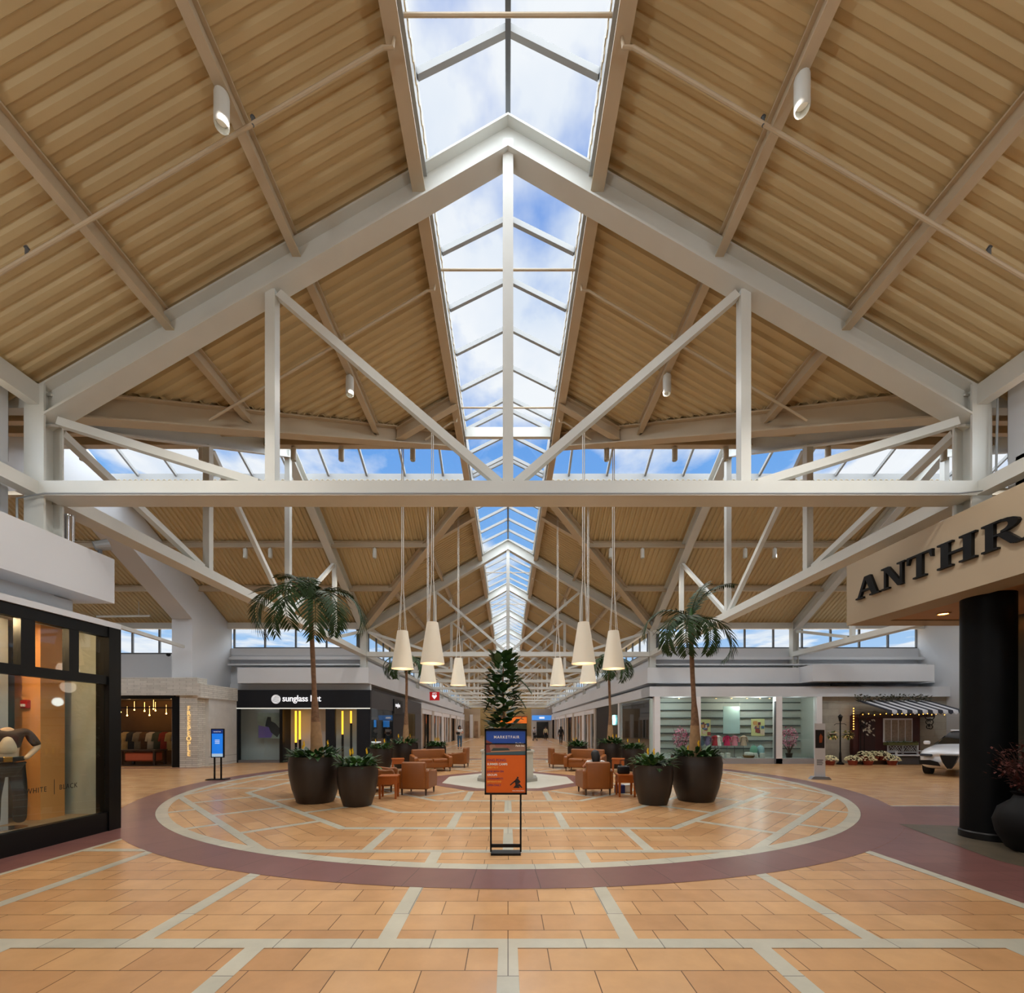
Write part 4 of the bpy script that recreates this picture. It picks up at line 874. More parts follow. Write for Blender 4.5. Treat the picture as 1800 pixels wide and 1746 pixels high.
for k in range(60):
    q = random.Random(k); lw.leaf((cx_(q.uniform(1552, 1604)), -.2+q.uniform(-.1, .1), cz_(1305)), (q.uniform(-1, 1), q.uniform(-1, 0), q.uniform(0, .6)), (0, 0, 1), .12, .06, .3, 2)
tag(lw.build('trailing_leaves', LEAF2, st), kind='stuff')
# floral panel on door
fp = MB()
for k in range(26):
    q = random.Random(k+9); x = q.uniform(1512, 1533); y_ = q.uniform(1264, 1292); fp.leaf((cx_(x), -.07, cz_(y_)), (q.uniform(-1, 1), -.3, q.uniform(-1, 1)), (0, -1, 0), .14, .08, .2, 2)
tag(fp.build('pale_wreath', mat('wreath_pale', (190, 184, 170), .8), st), kind='stuff')
# awning: scalloped stripes sloping down to the front
aw = thing('striped_awning', 'grey and white striped scalloped awning over the cottage stall', 'awning', (sx0, YSx, 0)); ns = 15
for k in range(ns):
    xa, xb = cx_(1504)+(cx_(1632)-cx_(1504))*k/ns, cx_(1504)+(cx_(1632)-cx_(1504))*(k+1)/ns
    ox = .62; zt, zb = cz_(1231), cz_(1250); mb = MB(); xm = (xa+xb)/2
    vs = [(xa, 0, zt), (xb, 0, zt), (xb+ox, -.95, zb), (xa+ox, -.95, zb), (xb+ox, -.97, zb-.10), (xm+ox, -.97, zb-.17), (xa+ox, -.97, zb-.10)]
    mb.add(vs+[(x, y, z-.02) for x, y, z in vs], [(0, 1, 2, 3), (3, 2, 4, 5, 6), (7, 8, 9, 10), (10, 9, 11, 12, 13), (0, 1, 8, 7)])
    mb.build('stripe', STRW if k % 2 else STRB, aw)
for s_, px in ((0, 1506), (1, 1622)):
    b_ = MB()
    for r_, dz in ((.18, -.1), (.13, -.36), (.10, -.58)):
        b_.tube([(cx_(px)+.02*s_, -.25+r_*math.cos(t*PI/8)-.1, cz_(1256)+dz+r_*math.sin(t*PI/8)) for t in range(15)], .018, 6)
        b_.tube([(cx_(px)+.2+r_*.8*math.cos(t*PI/8), -.05, cz_(1256)+dz+r_*.8*math.sin(t*PI/8)) for t in range(15)], .018, 6)
    b_.build('scroll_bracket', BLACK, st)
vm = MB()
for k in range(260):
    q = random.Random(k+77); px = q.uniform(1500, 1632); vm.leaf((cx_(px), -.15+q.uniform(-.1, .1), cz_(1229)+q.uniform(-.1, .15)), (q.uniform(-1, 1), q.uniform(-1, .5), q.uniform(-.5, 1)), (0, 0, 1), .16, .08, .3, 2)
tag(vm.build('vine_garland', mat('dry_vine', (92, 94, 80), .8), st), kind='stuff')
FB = mat('fairy_bulb', (255, 210, 140), .4, emit=(255, 170, 70), estr=4)
sl = thing('string_lights', 'string of warm fairy lights under the striped awning', 'lights', (sx0, YSx, 0)); n_ = 0
for k in range(18):
    t = k/17; px = 1506+t*122; MB().lathe([(.001, -.025), (.02, 0), (.001, .03)], (cx_(px), -.35-.5*min(1, t*3), cz_(1256)+.03*math.sin(k*2.1)-.02), 8).build('bulb', FB, sl)
for k in range(9): MB().lathe([(.001, -.03), (.028, 0), (.001, .04)], (cx_(1499), -.05, cz_(1246+k*4.5)), 8).build('bulb', FB, sl)
MB().tube([(cx_(1499), -.05, cz_(1285)), (cx_(1500), -.05, cz_(1246)), (cx_(1540), -.8, cz_(1258)), (cx_(1628), -.85, cz_(1257))], .006, 4).build('wire', BLACK, sl)
# lamp post
lp = thing('lamp_post', 'small black lamp post with hanging flower baskets by the cottage stall', 'lamp post', (*[at(1477, 1278, 19.9)[0], 19.9], 0)); H = 2.22
MB().lathe([(.16, 0), (.15, .06), (.06, .12), (.045, .5), (.03, .6), (.025, H-.25)], n=14).build('pole', BLACK, lp, smooth=True)
MB().tube([(-.28, 0, H-.42), (-.2, 0, H-.36), (.2, 0, H-.36), (.28, 0, H-.42)], .012, 6).build('cross_arm', BLACK, lp)
MB().lathe([(.05, H-.25), (.09, H-.05), (.12, H-.04), (.03, H+.06), (.0, H+.1)], n=6).build('lantern', BLACK, lp)
for s in (-1, 1):
    hb_ = thing('hanging_basket', ['', 'hanging basket of yellow and cream flowers right of the small lamp post', 'hanging basket of yellow and cream flowers left of the small lamp post'][s], 'basket', (at(1477, 1278, 19.9)[0]+s*.34, 19.9, H-.85)); q = random.Random(s+5); mb = MB(); fl_ = MB()
    for k in range(70):
        d_ = Vector((q.uniform(-1, 1), q.uniform(-1, 1), q.uniform(-.9, .7))).normalized(); (mb if k % 2 else fl_).leaf(d_*.14, d_, (0, 0, 1), .14, .08, .4, 2)
    tag(mb.build('leaves', LEAF2, hb_), kind='stuff'); tag(fl_.build('flowers', mat('cream_bloom', (230, 200, 120), .7), hb_), kind='stuff'); MB().lathe([(.05, -.12), (.14, 0), (.15, .02)], n=12).build('bowl', DARKWOOD, hb_)
# mum pots
CREAM = mat('chrysanthemum_cream', (232, 222, 176), .7, noise=(30, .2)); TERR = mat('terracotta', (142, 62, 40), .8)
pots = [(1459, 1344, 'pot of cream chrysanthemums left of the lamp post'), (1499, 1344, 'pot of cream chrysanthemums right of the lamp post'), (1526, 1344, 'pot of cream chrysanthemums in the front row before the red door'), (1568, 1344, 'pot of cream chrysanthemums in the front row beside the white bench'),
        (1519, 1334, 'pot of yellow chrysanthemums in the back row before the red door'), (1536, 1333, 'pot of pale green chrysanthemums in the back row under the window'), (1551, 1338, 'pot of cream chrysanthemums between the rows of pots')]
for i, (px, py, lb) in enumerate(pots):
    d = 19.6 if py > 1340 else 19.95; r = thing('chrysanthemum_pot', lb, 'flower pot', (at(px, 0, d)[0], d, .0 if py > 1340 else .0)); b0 = 0 if py > 1340 else .18
    if b0: MB().b(-.2, .2, -.14, .14, 0, .18).build('riser', DARKWOOD, r)
    MB().lathe([(.15, b0), (.2, b0+.2), (.18, b0+.2)], n=18).build('pot', TERR, r, smooth=True); q = random.Random(i); mb = MB(); lf = MB()
    for k in range(130):
        a = q.uniform(0, 2*PI); e_ = math.acos(q.uniform(.0, 1)); d_ = Vector((math.sin(e_)*math.cos(a), math.sin(e_)*math.sin(a), math.cos(e_)))
        c = Vector((0, 0, b0+.2))+Vector((d_.x*.3, d_.y*.3, d_.z*.22)); 
        if k % 4 == 0: lf.leaf(c*.97, d_, (0, 0, 1), .09, .06, .3, 2)
        else: mb.lathe([(.001, -.008), (.036, .0), (.02, .02), (.001, .024)], c, 7)
    tag(mb.build('blooms', CREAM, r), kind='stuff'); tag(lf.build('leaves', LEAF, r), kind='stuff')
# lattice bench
bn = thing('garden_bench', 'white lattice back garden bench beside the parked car', 'bench', (*G(1594, 1344), 0), -.05); BW = .66
WP = mat('bench_white', (206, 208, 212), .6)
for x in (-BW, 0, BW): MB().b(x-.03, x+.03, .2, .26, 0 if x else .4, .98).build('post', WP, bn)
MB().b(-BW, BW, .2, .26, .92, .98).build('top_rail', WP, bn); MB().b(-BW, BW, .2, .26, .52, .58).build('lower_rail', WP, bn)
for s in (-1, 1):
    lt = MB(); 
    for k in range(4): lt.beam((s*.33-.24+.08*k-.06, .23, .58), (s*.33-.24+.16*k+.1, .23, .92), .02, .03, (0, 1, 0)); lt.beam((s*.33+.24-.08*k+.06, .23, .58), (s*.33+.24-.16*k-.1, .23, .92), .02, .03, (0, 1, 0))
    lt.build('lattice', WP, bn)
MB().b(-BW, BW, -.25, .22, .40, .45).build('seat', WP, bn)
for x in (-BW+.03, BW-.03):
    MB().b(x-.03, x+.03, -.24, -.18, 0, .62).build('leg', WP, bn); MB().b(x-.03, x+.03, -.26, .22, .6, .64).build('armrest', WP, bn)
MB().b(-BW+.1, BW-.1, -.2, .15, .02, .36).build('dark_crate', mat('crate_dark', (70, 66, 66), .8), bn)

# ---------------------------------------------------------------- car
car = thing('car', 'white car with triangular black grille parked behind the black column', 'car', (15.5, 15.1, 0), 0); car.rotation_euler = (0, 0, math.radians(-58))
# local: front at -y, x across
CW = mat('car_white', (226, 228, 232), .25, coat=.8); CG = mat('car_glass', (14, 17, 20), .06, spec=.8); TY = mat('tyre', (18, 18, 19), .8); RIM = mat('wheel_rim', (150, 152, 156), .3, metal=.8)
sec = [(-.55, .50, .78, .60, .62), (-.45, .70, .86, .35, .72), (-.2, .86, .93, .22, .78), (.3, .93, 1.0, .2, .80), (.95, .94, 1.06, .2, .80), (1.15, .94, 1.10, .2, .78), (2.0, .94, 1.12, .2, .7), (3.2, .94, 1.14, .2, .7), (3.8, .92, 1.14, .25, .7), (4.05, .82, 1.08, .4, .6)]
vs = []; nr = 14
for y, hw, zt, zb, sh_ in sec:
    hw *= 1.06
    zm = zb+(zt-zb)*.55
    pr = [(0, zb), (hw*.8, zb), (hw*.97, zb+.12), (hw, zm), (hw*.97, zt-.14), (hw*.84, zt-.04), (hw*.45, zt), (0, zt+.01)]
    row = pr+[(-x, z) for x, z in reversed(pr[1:-1])]; nr = len(row); vs += [(x, y+(.16*(abs(x)/hw)**2 if y < 0 else 0), z) for x, z in row]
ms = MB(); n0 = len(sec); ms.add(vs, [(k*nr+i, k*nr+(i+1) % nr, (k+1)*nr+(i+1) % nr, (k+1)*nr+i) for k in range(n0-1) for i in range(nr)]+[tuple(range(nr)), tuple(range((n0-1)*nr, n0*nr))])
bd = ms.build('body', CW, car, smooth=True); bd.modifiers.new('sub', 'SUBSURF').render_levels = 2
cabs = [(1.25, .70, 1.08, .78), (2.1, .66, 1.52, .62), (2.8, .66, 1.58, .6), (3.6, .62, 1.43, .58), (3.98, .72, 1.1, .7)]
vs = []
for y, hw, zt, ht in cabs:
    vs += [(-hw-.16, y, 1.05), (-ht*.95, y, zt), (0, y, zt+.02), (ht*.95, y, zt), (hw+.16, y, 1.05)]
MB().add(vs, [(k*5+i, k*5+i+1, (k+1)*5+i+1, (k+1)*5+i) for k in range(4) for i in range(4)]).build('cabin', CG, car, smooth=True)
MB().rbox((0, 2.85, 1.58), (1.2, 1.4, .06), .03).build('roof_panel', CW, car)
gr_ = MB(); gr_.slab([(-.22, .74), (.22, .74), (.15, .5), (.05, .30), (-.05, .30), (-.15, .5)], (0, -.585, 0), (1, 0, 0), (0, 0, 1), .05); gr_.build('grille', BLACK, car)
ge = MB(); 
for a, b_ in (((-.24, .755), (.24, .755)), ((.24, .755), (.17, .5)), ((.17, .5), (.05, .28)), ((-.24, .755), (-.17, .5)), ((-.17, .5), (-.05, .28)), ((-.05, .28), (.05, .28))): ge.tube([(a[0], -.60, a[1]), (b_[0], -.60, b_[1])], .012, 6)
ge.build('grille_edge', CHROME, car)
for s in (-1, 1):
    MB().slab([(s*.24, .36), (s*.78, .40), (s*.80, .54), (s*.5, .56), (s*.3, .5)], (0, -.50+.0, 0), (1, 0, 0), (0, 0, 1), .04).build('air_intake', BLACK, car)
    MB().rbox((s*.64, -.40, .72), (.36, .12, .1), .04, rz=s*.35).build('headlamp', mat('headlamp_glass', (60, 66, 74), .1), car)
    MB().rbox((s*1.03, 1.25, 1.12), (.2, .12, .14), .05).build('wing_mirror', CW, car)
for s in (-1, 1):
    for y in (.45, 3.1):
        wh = MB().cyl((s*.68, y, .33), (s*.88, y, .33), .33, n=28).build('wheel', TY, car); MB().cyl((s*.882, y, .33), (s*.89, y, .33), .23, n=20).build('wheel_rim', RIM, wh)

# ---------------------------------------------------------------- stands and signs
sg2 = thing('poster_stand', 'black floor stand with blue and orange poster in the middle of the floor', 'sign stand', (-.03, 5.85, 0)); FW = .283
MB().b(-.2, .2, -.05, .12, 0, .032).build('base', BLACK, sg2)
for s in (-1, 1): MB().b(s*.2-.012, s*.2+.012, -.01, .01, .04, .84).build('leg', BLACK, sg2)
MB().b(-.2, .2, -.01, .01, .10, .145).build('crossbar', BLACK, sg2)
zt, zb = 1.69, .81
fr = MB(); fr.b(-FW, FW, -.02, .02, zb, zb+.026).b(-FW, FW, -.02, .02, zt-.026, zt).b(-FW, -FW+.02, -.02, .02, zb, zt).b(FW-.02, FW, -.02, .02, zb, zt).b(-FW, FW, -.02, .02, zt-.205, zt-.19).b(-FW, FW, .0, .02, zb, zt)
crv = [(-FW+FW*2*i/12, .012*math.sin(PI*i/12)) for i in range(13)]; fr.slab(crv+[(FW, -.01), (-FW, -.01)], (0, .02, zt), (1, 0, 0), (0, 0, 1), .04); fr.build('poster_frame', BLACK, sg2)
BLUE = mat('sign_blue', (28, 72, 156), .45); ORA = mat('poster_orange', (212, 92, 4), .5); INK = mat('poster_ink', (96, 40, 84), .5); PWH = mat('poster_white', (240, 236, 226), .5)
PY = -.012
hd = MB().b(-FW+.02, FW-.02, PY, 0, zt-.19, zt-.026).build('header_panel', BLUE, sg2)
text('header_text', 'MARKETFAIR', .052, PWH, hd, (0.01, PY-.001, zt-.125), FACE_CAM, .001, 'CENTER', .95, 1.25, .0006)
ph = MB().b(-FW+.02, FW-.02, PY, 0, zb+.535, zt-.205).build('photo_panel', mat('photo_grey_brown', (150, 116, 98), .5, noise=(5, .2)), sg2)
z0 = zb+.535
for poly, c_, k in (([(-.263, 0), (.263, 0), (.263, .05), (-.263, .025)], (58, 84, 92), 0), ([(-.263, .03), (-.2, .04), (-.22, .12), (-.18, .16), (-.263, .2)], (130, 62, 52), 1), ([(-.15, .14), (.0, .13), (.08, .1), (.02, .09), (-.05, .11), (-.13, .1)], (150, 92, 82), 2), ([(-.2, .05), (.06, .055), (.03, .09), (-.17, .09)], (48, 60, 56), 3), ([(-.2, .04), (.2, .055), (.2, .062), (-.2, .05)], (196, 150, 110), 4)):
    MB().slab(poly, (0, PY-.0012-.0006*k, z0), (1, 0, 0), (0, 0, 1), .001).build('photo_patch', mat(f'photo_{k}', c_, .5), ph)
text('photo_text', 'Ping Pong', .028, PWH, ph, (.24, PY-.004, z0+.145), FACE_CAM, .0006, 'RIGHT', 1, 1, .0006); text('photo_text', 'Park Inc', .036, PWH, ph, (.25, PY-.004, z0+.11), FACE_CAM, .0006, 'RIGHT', 1, 1, .001)
op = MB().b(-FW+.02, FW-.02, PY, 0, zb+.026, zb+.53).build('orange_panel', ORA, sg2)
rows = [('PING PONG:', .05, INK, .445), ('SUMMER CAMPS', .041, PWH, .395), ('AGES 7 TO 17', .026, mat('poster_yellow', (236, 170, 60), .5), .355), ('JUNE 20TH ON', .036, INK, .30), ('GROUPS', .038, PWH, .252), ('TOURNAMENTS', .032, INK, .205), ('BIRTHDAYS AND', .027, mat('poster_yellow', (236, 170, 60), .5), .165), ('OPEN DAILY', .036, INK, .115)]
for tx_, s_, m_, z_ in rows: text('poster_text', tx_, s_, m_, op, (-.25, PY-.001, zb+z_), FACE_CAM, .0006, 'LEFT', .92, 1, .0007)
text('poster_text', 'PING PONG PARK', .02, PWH, op, (.25, PY-.001, zb+.045), FACE_CAM, .0006, 'RIGHT', 1, 1)
pf = MB()
for poly in ([(.1, .09), (.19, .09), (.16, .14), (.2, .17), (.17, .21), (.14, .22), (.12, .18), (.13, .13)], [(.06, .12), (.14, .185), (.13, .2), (.055, .135)], [(.15, .215), (.17, .215), (.172, .24), (.148, .24)], [(.16, .13), (.21, .09), (.225, .095), (.18, .15)]): pf.slab(poly, (-.0, PY-.001, zb), (1, 0, 0), (0, 0, 1), .001)
pf.build('player_silhouette', mat('poster_black', (24, 18, 22), .5), op)
# left screen stand
ls = thing('screen_stand', 'slim black stand with lit blue screen left of the court', 'sign stand', (*G(383, 1371), 0), .12); W3 = .165
LBK = BLACK
MB().b(-.3, .3, -.16, .16, 0, .03).build('base', LBK, ls)
for s in (-1, 1): MB().b(s*.1-.022, s*.1+.022, -.015, .015, .03, .75).build('leg', LBK, ls)
MB().b(-W3-.03, W3+.03, -.03, .03, .72, 1.66).build('screen_frame', LBK, ls)
scr = MB().b(-W3, W3, -.036, -.03, .75, 1.63).build('screen', mat('screen_blue_glow', (30, 120, 210), .4, emit=(20, 105, 205), estr=.9), ls)
MB().b(-W3, W3, -.040, -.036, 1.50, 1.63).build('screen_header', mat('screen_navy', (24, 48, 110), .4, emit=(24, 48, 120), estr=.5), scr); text('screen_text', 'MARKETFAIR', .036, mat('screen_white', (230, 235, 240), .4, emit=(230, 235, 240), estr=.8), scr, (0, -.041, 1.55), FACE_CAM, .0006, 'CENTER', 1, 1.1)
MB().b(-W3, W3, -.040, -.036, .75, .85).build('screen_footer', mat('screen_pale', (180, 210, 235), .4, emit=(180, 210, 235), estr=.5), scr)
for k in range(3): MB().b(-.07, .07, -.040, -.036, 1.28-.05*k, 1.295-.05*k).build('screen_line', MATS['screen_white'], scr)
# right banner stand
rb = thing('banner_stand', 'narrow white banner stand with dark photograph right of the court', 'banner', (*G(1441, 1370), 0), -.25)
MB().slab([(-.3, 0), (.3, 0), (.22, .09), (-.22, .09)], (0, -.13, 0), (1, 0, 0), (0, 0, 1), -.26).build('base', mat('base_grey', (120, 124, 132), .4), rb)
MB().b(-.155, .155, -.01, .01, .08, 1.83).build('sheet', mat('banner_white', (206, 208, 212), .6), rb); MB().b(-.13, .13, -.014, -.01, 1.02, 1.62).build('photo', mat('banner_photo', (24, 18, 20), .5), rb); MB().slab([(-.02, 1.2), (.06, 1.2), (.08, 1.4), (.02, 1.5), (-.02, 1.4)], (0, -.015, 0), (1, 0, 0), (0, 0, 1), .001).build('photo_glow', mat('photo_warm', (150, 74, 30), .5), rb)
for k in range(4): MB().b(-.09, .09-.02*(k % 2), -.014, -.01, .62-.05*k, .64-.05*k).build('text_line', INK if False else BLACK, rb)
# red safety sign
ad = thing('safety_sign', 'red sign with white heart hanging from the left bulkhead', 'sign', (-6.3, 37.3, 4.35)); MB().b(-.42, .42, -.03, .03, -.36, .36).build('panel', mat('sign_red', (200, 24, 26), .5, emit=(200, 20, 24), estr=.25), ad)
MB().slab([(0, -.26), (.2, -.02), (.19, .1), (.1, .12), (0, .04), (-.1, .12), (-.19, .1), (-.2, -.02)], (0, -.032, 0), (1, 0, 0), (0, 0, 1), .01).build('heart', SGW, ad); text('sign_text', 'AED', .2, SGW, ad, (0, -.033, .17), FACE_CAM, .003, 'CENTER'); MB().b(-.42, -.40, -.01, .01, .36, .4).build('bracket', BLACK, ad)

# ---------------------------------------------------------------- pendant lamps
pl_ = thing('pendant_lamp', 'x', 'pendant lamp', (0, 0, 0), 0, 'cone pendant lamps over the court')
ZB = 3.35; SH = 1.06; ZC = 10.0
MB().lathe([(.31, 0), (.145, SH), (.0, SH), ], n=36).build('lamp_shade', SHADE, pl_, smooth=True)
MB().lathe([(.001, .01), (.30, .01), (.312, .0)], n=36).build('diffuser', SHADEIN, pl_)
crd = None
for k in range(4):
    a = k*PI/2+PI/4; MB().tube([(.13*math.cos(a), .13*math.sin(a), SH), (.035*math.cos(a), .035*math.sin(a), SH+1.15), (.03*math.cos(a), .03*math.sin(a), 6.9)], .008, 5).build('cord', ROPE, pl_)
MB().cyl((0, 0, 6.85), (0, 0, 6.95), .07, n=12).build('canopy', STEEL, pl_)
lbs = {(-1.95, -2.93): 'cone pendant lamp left of centre on the near side, the lowest and largest looking', (1.95, -2.93): 'cone pendant lamp right of centre on the near side, large looking one', (-2.96, -1.94): 'cone pendant lamp furthest out towards the left palm', (2.96, -1.94): 'cone pendant lamp furthest out towards the right palm',
       (-2.96, 1.94): 'cone pendant lamp half hidden behind the large left one', (2.96, 1.94): 'cone pendant lamp half hidden behind the large right one', (-1.95, 2.93): 'small looking cone pendant lamp on the far side left of the fig tree', (1.95, 2.93): 'small looking cone pendant lamp on the far side right of the fig tree'}
first = True
for (x, y), lb in lbs.items():
    if first: pl_.location = (x, YC+y, ZB); pl_['label'] = lb; o = pl_; first = False
    else: o = copy_tree(pl_, lb, (x, YC+y, ZB))
    zt_ = ZR-SX*abs(x)-.1 if abs(y) > abs(x) else ZR-SY*abs(y)-.1
    lamp('pendant_light', 'POINT', (x, YC+y, ZB-.15), 8, (1, .86, .68), .22)
# ---------------------------------------------------------------- planters and plants
POTS = {}
def planter(x, y, r, h, label):
    key = (r, h)
    if key not in POTS:
        t = thing('planter', label, 'planter', (x, y, 0), 0, 'dark bronze planters around the court')
        MB().lathe([(r*.66, 0), (r*.70, .03), (r*.86, h*.3), (r*.97, h*.62), (r*.99, h*.85), (r*.95, h*.97), (r*.96, h), (r*.90, h), (r*.88, h*.94), (.001, h*.93)], n=40).build('pot', POT, t, smooth=True)
        MB().lathe([(r*.88, h*.935), (.001, h*.96)], n=24).build('soil', SOIL, t)
        POTS[key] = t; return t
    return copy_tree(POTS[key], label, (x, y, 0))
def bedding(x, y, r, h, seed, label, n=150, spikes=3, tall=.34):
    q = random.Random(seed); t = thing('bedding_plants', label, 'plant', (x, y, h*.95), 0, 'leafy bedding in the planters'); a_, b_ = MB(), MB()
    for k in range(n):
        a = q.uniform(0, 2*PI); rr = r*.86*math.sqrt(q.random()); e_ = q.uniform(.1, 1.1); d = Vector((math.cos(a)*math.cos(e_), math.sin(a)*math.cos(e_), math.sin(e_)))
        hh = q.uniform(0, tall*.6)*(1-.4*rr/r); (a_ if k % 3 else b_).leaf((rr*math.cos(a), rr*math.sin(a), hh), d, (0, 0, 1), q.uniform(.18, .32), q.uniform(.07, .12), q.uniform(.2, .7), 3)
    tag(a_.build('dark_foliage', LEAF, t), kind='stuff'); tag(b_.build('bright_foliage', LEAF2, t), kind='stuff')
    for k in range(spikes):
        a = q.uniform(0, 2*PI); rr = r*.5; m_ = MB(); x0, y0 = rr*math.cos(a), rr*math.sin(a)
        m_.lathe([(.008, 0), (.018, .04), (.014, .1), (.003, .15)], (x0, y0, tall*.8), 8)
        for j in range(5): m_.leaf((x0, y0, tall*.75+.02*j), (math.cos(j*1.3)*.3, math.sin(j*1.3)*.3, 1), (0, 1, 0), .09, .02, 0, 2)
        m_.build('flower_spike', YEL, t)
clusters = {'near left': [(-4.42, 10.0, .58, 1.05), (-3.30, 9.55, .44, .88), (-5.15, 11.15, .44, .88)], 'near right': [(4.40, 10.2, .58, 1.05), (3.24, 9.72, .44, .88), (4.75, 11.35, .44, .88)],
            'far left': [(-4.35, 18.3, .58, 1.05), (-3.15, 19.1, .44, .88), (-4.95, 17.0, .44, .88)], 'far right': [(4.35, 18.3, .58, 1.05), (3.05, 19.1, .44, .88), (4.9, 17.0, .44, .88)]}
sd = 0
for cn, ps in clusters.items():
    for i, (x, y, r, h) in enumerate(ps):
        w_ = ('large bronze planter with palm', 'small bronze planter beside the palm, towards the hall middle', 'small bronze planter beside the palm, towards the shops')[i]
        planter(x, y, r, h, f'{w_}, {cn} cluster'); sd += 1
        bedding(x, y, r, h, sd, f'leafy bedding in the {("palm planter", "small inner planter", "small outer planter")[i]}, {cn} cluster', 170 if i else 190, 3 if 'left' in cn else 2)
# palms
def palm(x, y, zb, trunk, fronds, label, seed):
    """trunk: points (dx,dz); fronds: (azimuth, rise, length, droop)"""
    q = random.Random(seed); t = thing('palm_tree', label, 'palm', (x, y, zb), 0, 'palms in the planters')
    pts = [(a, b2, c) for a, b2, c in trunk]; n = len(pts); P = []
    for i in range(n-1):
        for k in range(6):
            P.append(Vector(pts[i]).lerp(Vector(pts[i+1]), k/6))
    P.append(Vector(pts[-1])); H_ = pts[-1][2]
    rs = [(.15-.1*min(1, p.z/(H_*.45)))*(1 if p.z < H_*.45 else 1)+.0 for p in P]; rs = [max(.05, r)*(1+.05*(i % 2)) for i, r in enumerate(rs)]
    k0 = next(i for i, p in enumerate(P) if p.z > H_*.22)
    MB().tube(P[:k0+1], rs[:k0+1], 14).build('trunk_base', PALEBARK, t, smooth=True); MB().tube(P[k0:], rs[k0:], 12).build('trunk', BARK, t, smooth=True)
    top = P[-1]
    MB().tube([top-Vector((0, 0, .25)), top+Vector((0, 0, .2)), top+Vector((.02, 0, .45))], [.05, .06, .02], 10).build('crownshaft', LEAF2, t, smooth=True)
    for az, rise, Ln, droop in fronds:
        if seed == 1: Ln *= 1.14; droop *= .93
        d = Vector((math.cos(az), math.sin(az), 0)); fr_ = MB(); c = top+Vector((0, 0, .18)); el = rise; pts2 = [c.copy()]; m = 30
        for i in range(m):
            el -= droop/m*(1+.6*i/m); c = c+(d*math.cos(el)+Vector((0, 0, math.sin(el))))*Ln/m; pts2.append(c.copy())
        fr_.tube(pts2, [.016*(1-i/m)+.004 for i in range(m+1)], 5); sd_ = d.cross(Vector((0, 0, 1))).normalized()
        for i in range(4, m+1):
            tt = i/m; ll = Ln*.27*(math.sin(PI*(.12+tt*.80)))**.7; tg = (pts2[i]-pts2[i-1]).normalized(); up_ = sd_.cross(tg)
            for s in (-1, 1):
                for h_ in (0,):
                    dd = (sd_*s*1.15+tg*(.5+.5*tt)+up_*.15+Vector((0, 0, q.uniform(-.3, .05)))).normalized()
                    fr_.leaf(pts2[i-1].lerp(pts2[i], h_), dd, up_, ll*q.uniform(.8, 1.1), .042, .4, 3, fold=.05)
        fr_.build('frond', PALM, t)
D = math.radians
palm(-4.38, 10.0, 1.0, [(0, 0, 0), (-.05, 0, 1.0), (-.10, 0, 2.2), (-.16, 0, 3.45)], [(D(180), 1.0, 1.75, 2.6), (D(215), .7, 1.8, 2.7), (D(270), .9, 1.9, 3.0), (D(250), .25, 1.5, 1.9), (D(300), .5, 1.7, 2.6), (D(325), .6, 1.6, 2.4), (D(0), .75, 1.75, 2.5), (D(160), 1.35, 1.2, 1.4), (D(80), .8, 1.5, 2.5), (D(120), 1.2, 1.1, 1.2), (D(30), 1.1, 1.0, 1.6), (D(290), 1.3, 1.2, 2.6)], 'palm tree in the near left planter, tallest with a full drooping crown', 1)
palm(4.38, 10.2, 1.0, [(0, 0, 0), (.0, 0, .9), (-.06, 0, 2.0), (-.1, 0, 3.05)], [(D(178), .85, 1.6, 2.1), (D(210), .5, 1.6, 2.4), (D(240), .4, 1.6, 2.5), (D(285), .2, 1.4, 2.1), (D(350), .35, 1.75, 2.2), (D(10), 1.32, 1.6, 1.1), (D(60), .9, 1.2, 2.0), (D(320), .1, 1.3, 2.1), (D(25), 1.45, 1.2, .7), (D(195), .2, 1.3, 1.9)], 'palm tree in the near right planter with an open one sided crown', 2)
palm(-4.3, 18.3, 1.0, [(0, 0, 0), (.02, 0, 1.2), (.04, 0, 2.5), (.02, 0, 3.3)], [(D(a), r_, 1.5, 2.3) for a, r_ in ((170, .6), (200, .8), (245, .5), (290, .9), (330, .6), (10, .8), (60, .9), (100, 1.0), (140, .7), (120, 1.4))], 'palm tree in the far left planter behind the lamps', 3)
palm(4.3, 18.3, 1.0, [(0, 0, 0), (.0, 0, 1.2), (-.04, 0, 2.4), (-.06, 0, 3.2)], [(D(a), r_, 1.6, 2.3) for a, r_ in ((180, .6), (215, .8), (255, .6), (300, .5), (350, .7), (20, .9), (70, .9), (110, 1.0), (330, .8), (90, 1.4))], 'palm tree in the far right planter behind the lamps', 4)
# central planter and fig
cp_ = thing('planter', 'pale octagonal planter box at the centre of the court behind the poster stand', 'planter', (-.02, YC, 0)); s8 = 1/math.cos(PI/8)
oc = lambda r: [(r*s8*math.cos((k+.5)*PI/4), r*s8*math.sin((k+.5)*PI/4)) for k in range(8)]
MB().prism(oc(.95), 0, .10).build('base_step', mat('planter_base', (150, 146, 136), .5), cp_); MB().prism(oc(.82), .1, .92).build('box', mat('planter_pale', (188, 184, 170), .55, noise=(2, .05)), cp_); MB().prism(oc(.86), .92, .97).build('rim', MATS['planter_pale'], cp_); MB().prism(oc(.76), .97, .975).build('soil', SOIL, cp_)
bedding(-.02, YC, .78, .98, 50, 'leafy bedding in the pale central planter', 150, 0, .25)
fg = thing('fig_tree', 'tall broad leaved fig tree rising from the central planter', 'tree', (-.15, YC, .95)); q = random.Random(11); trk = [(0, 0, 0), (.03, 0, 1.0), (-.02, 0, 2.1), (.0, 0, 2.85)]; MB().tube(trk, [.05, .04, .03, .015], 8).build('trunk', BARK, fg)
lv = MB(); 
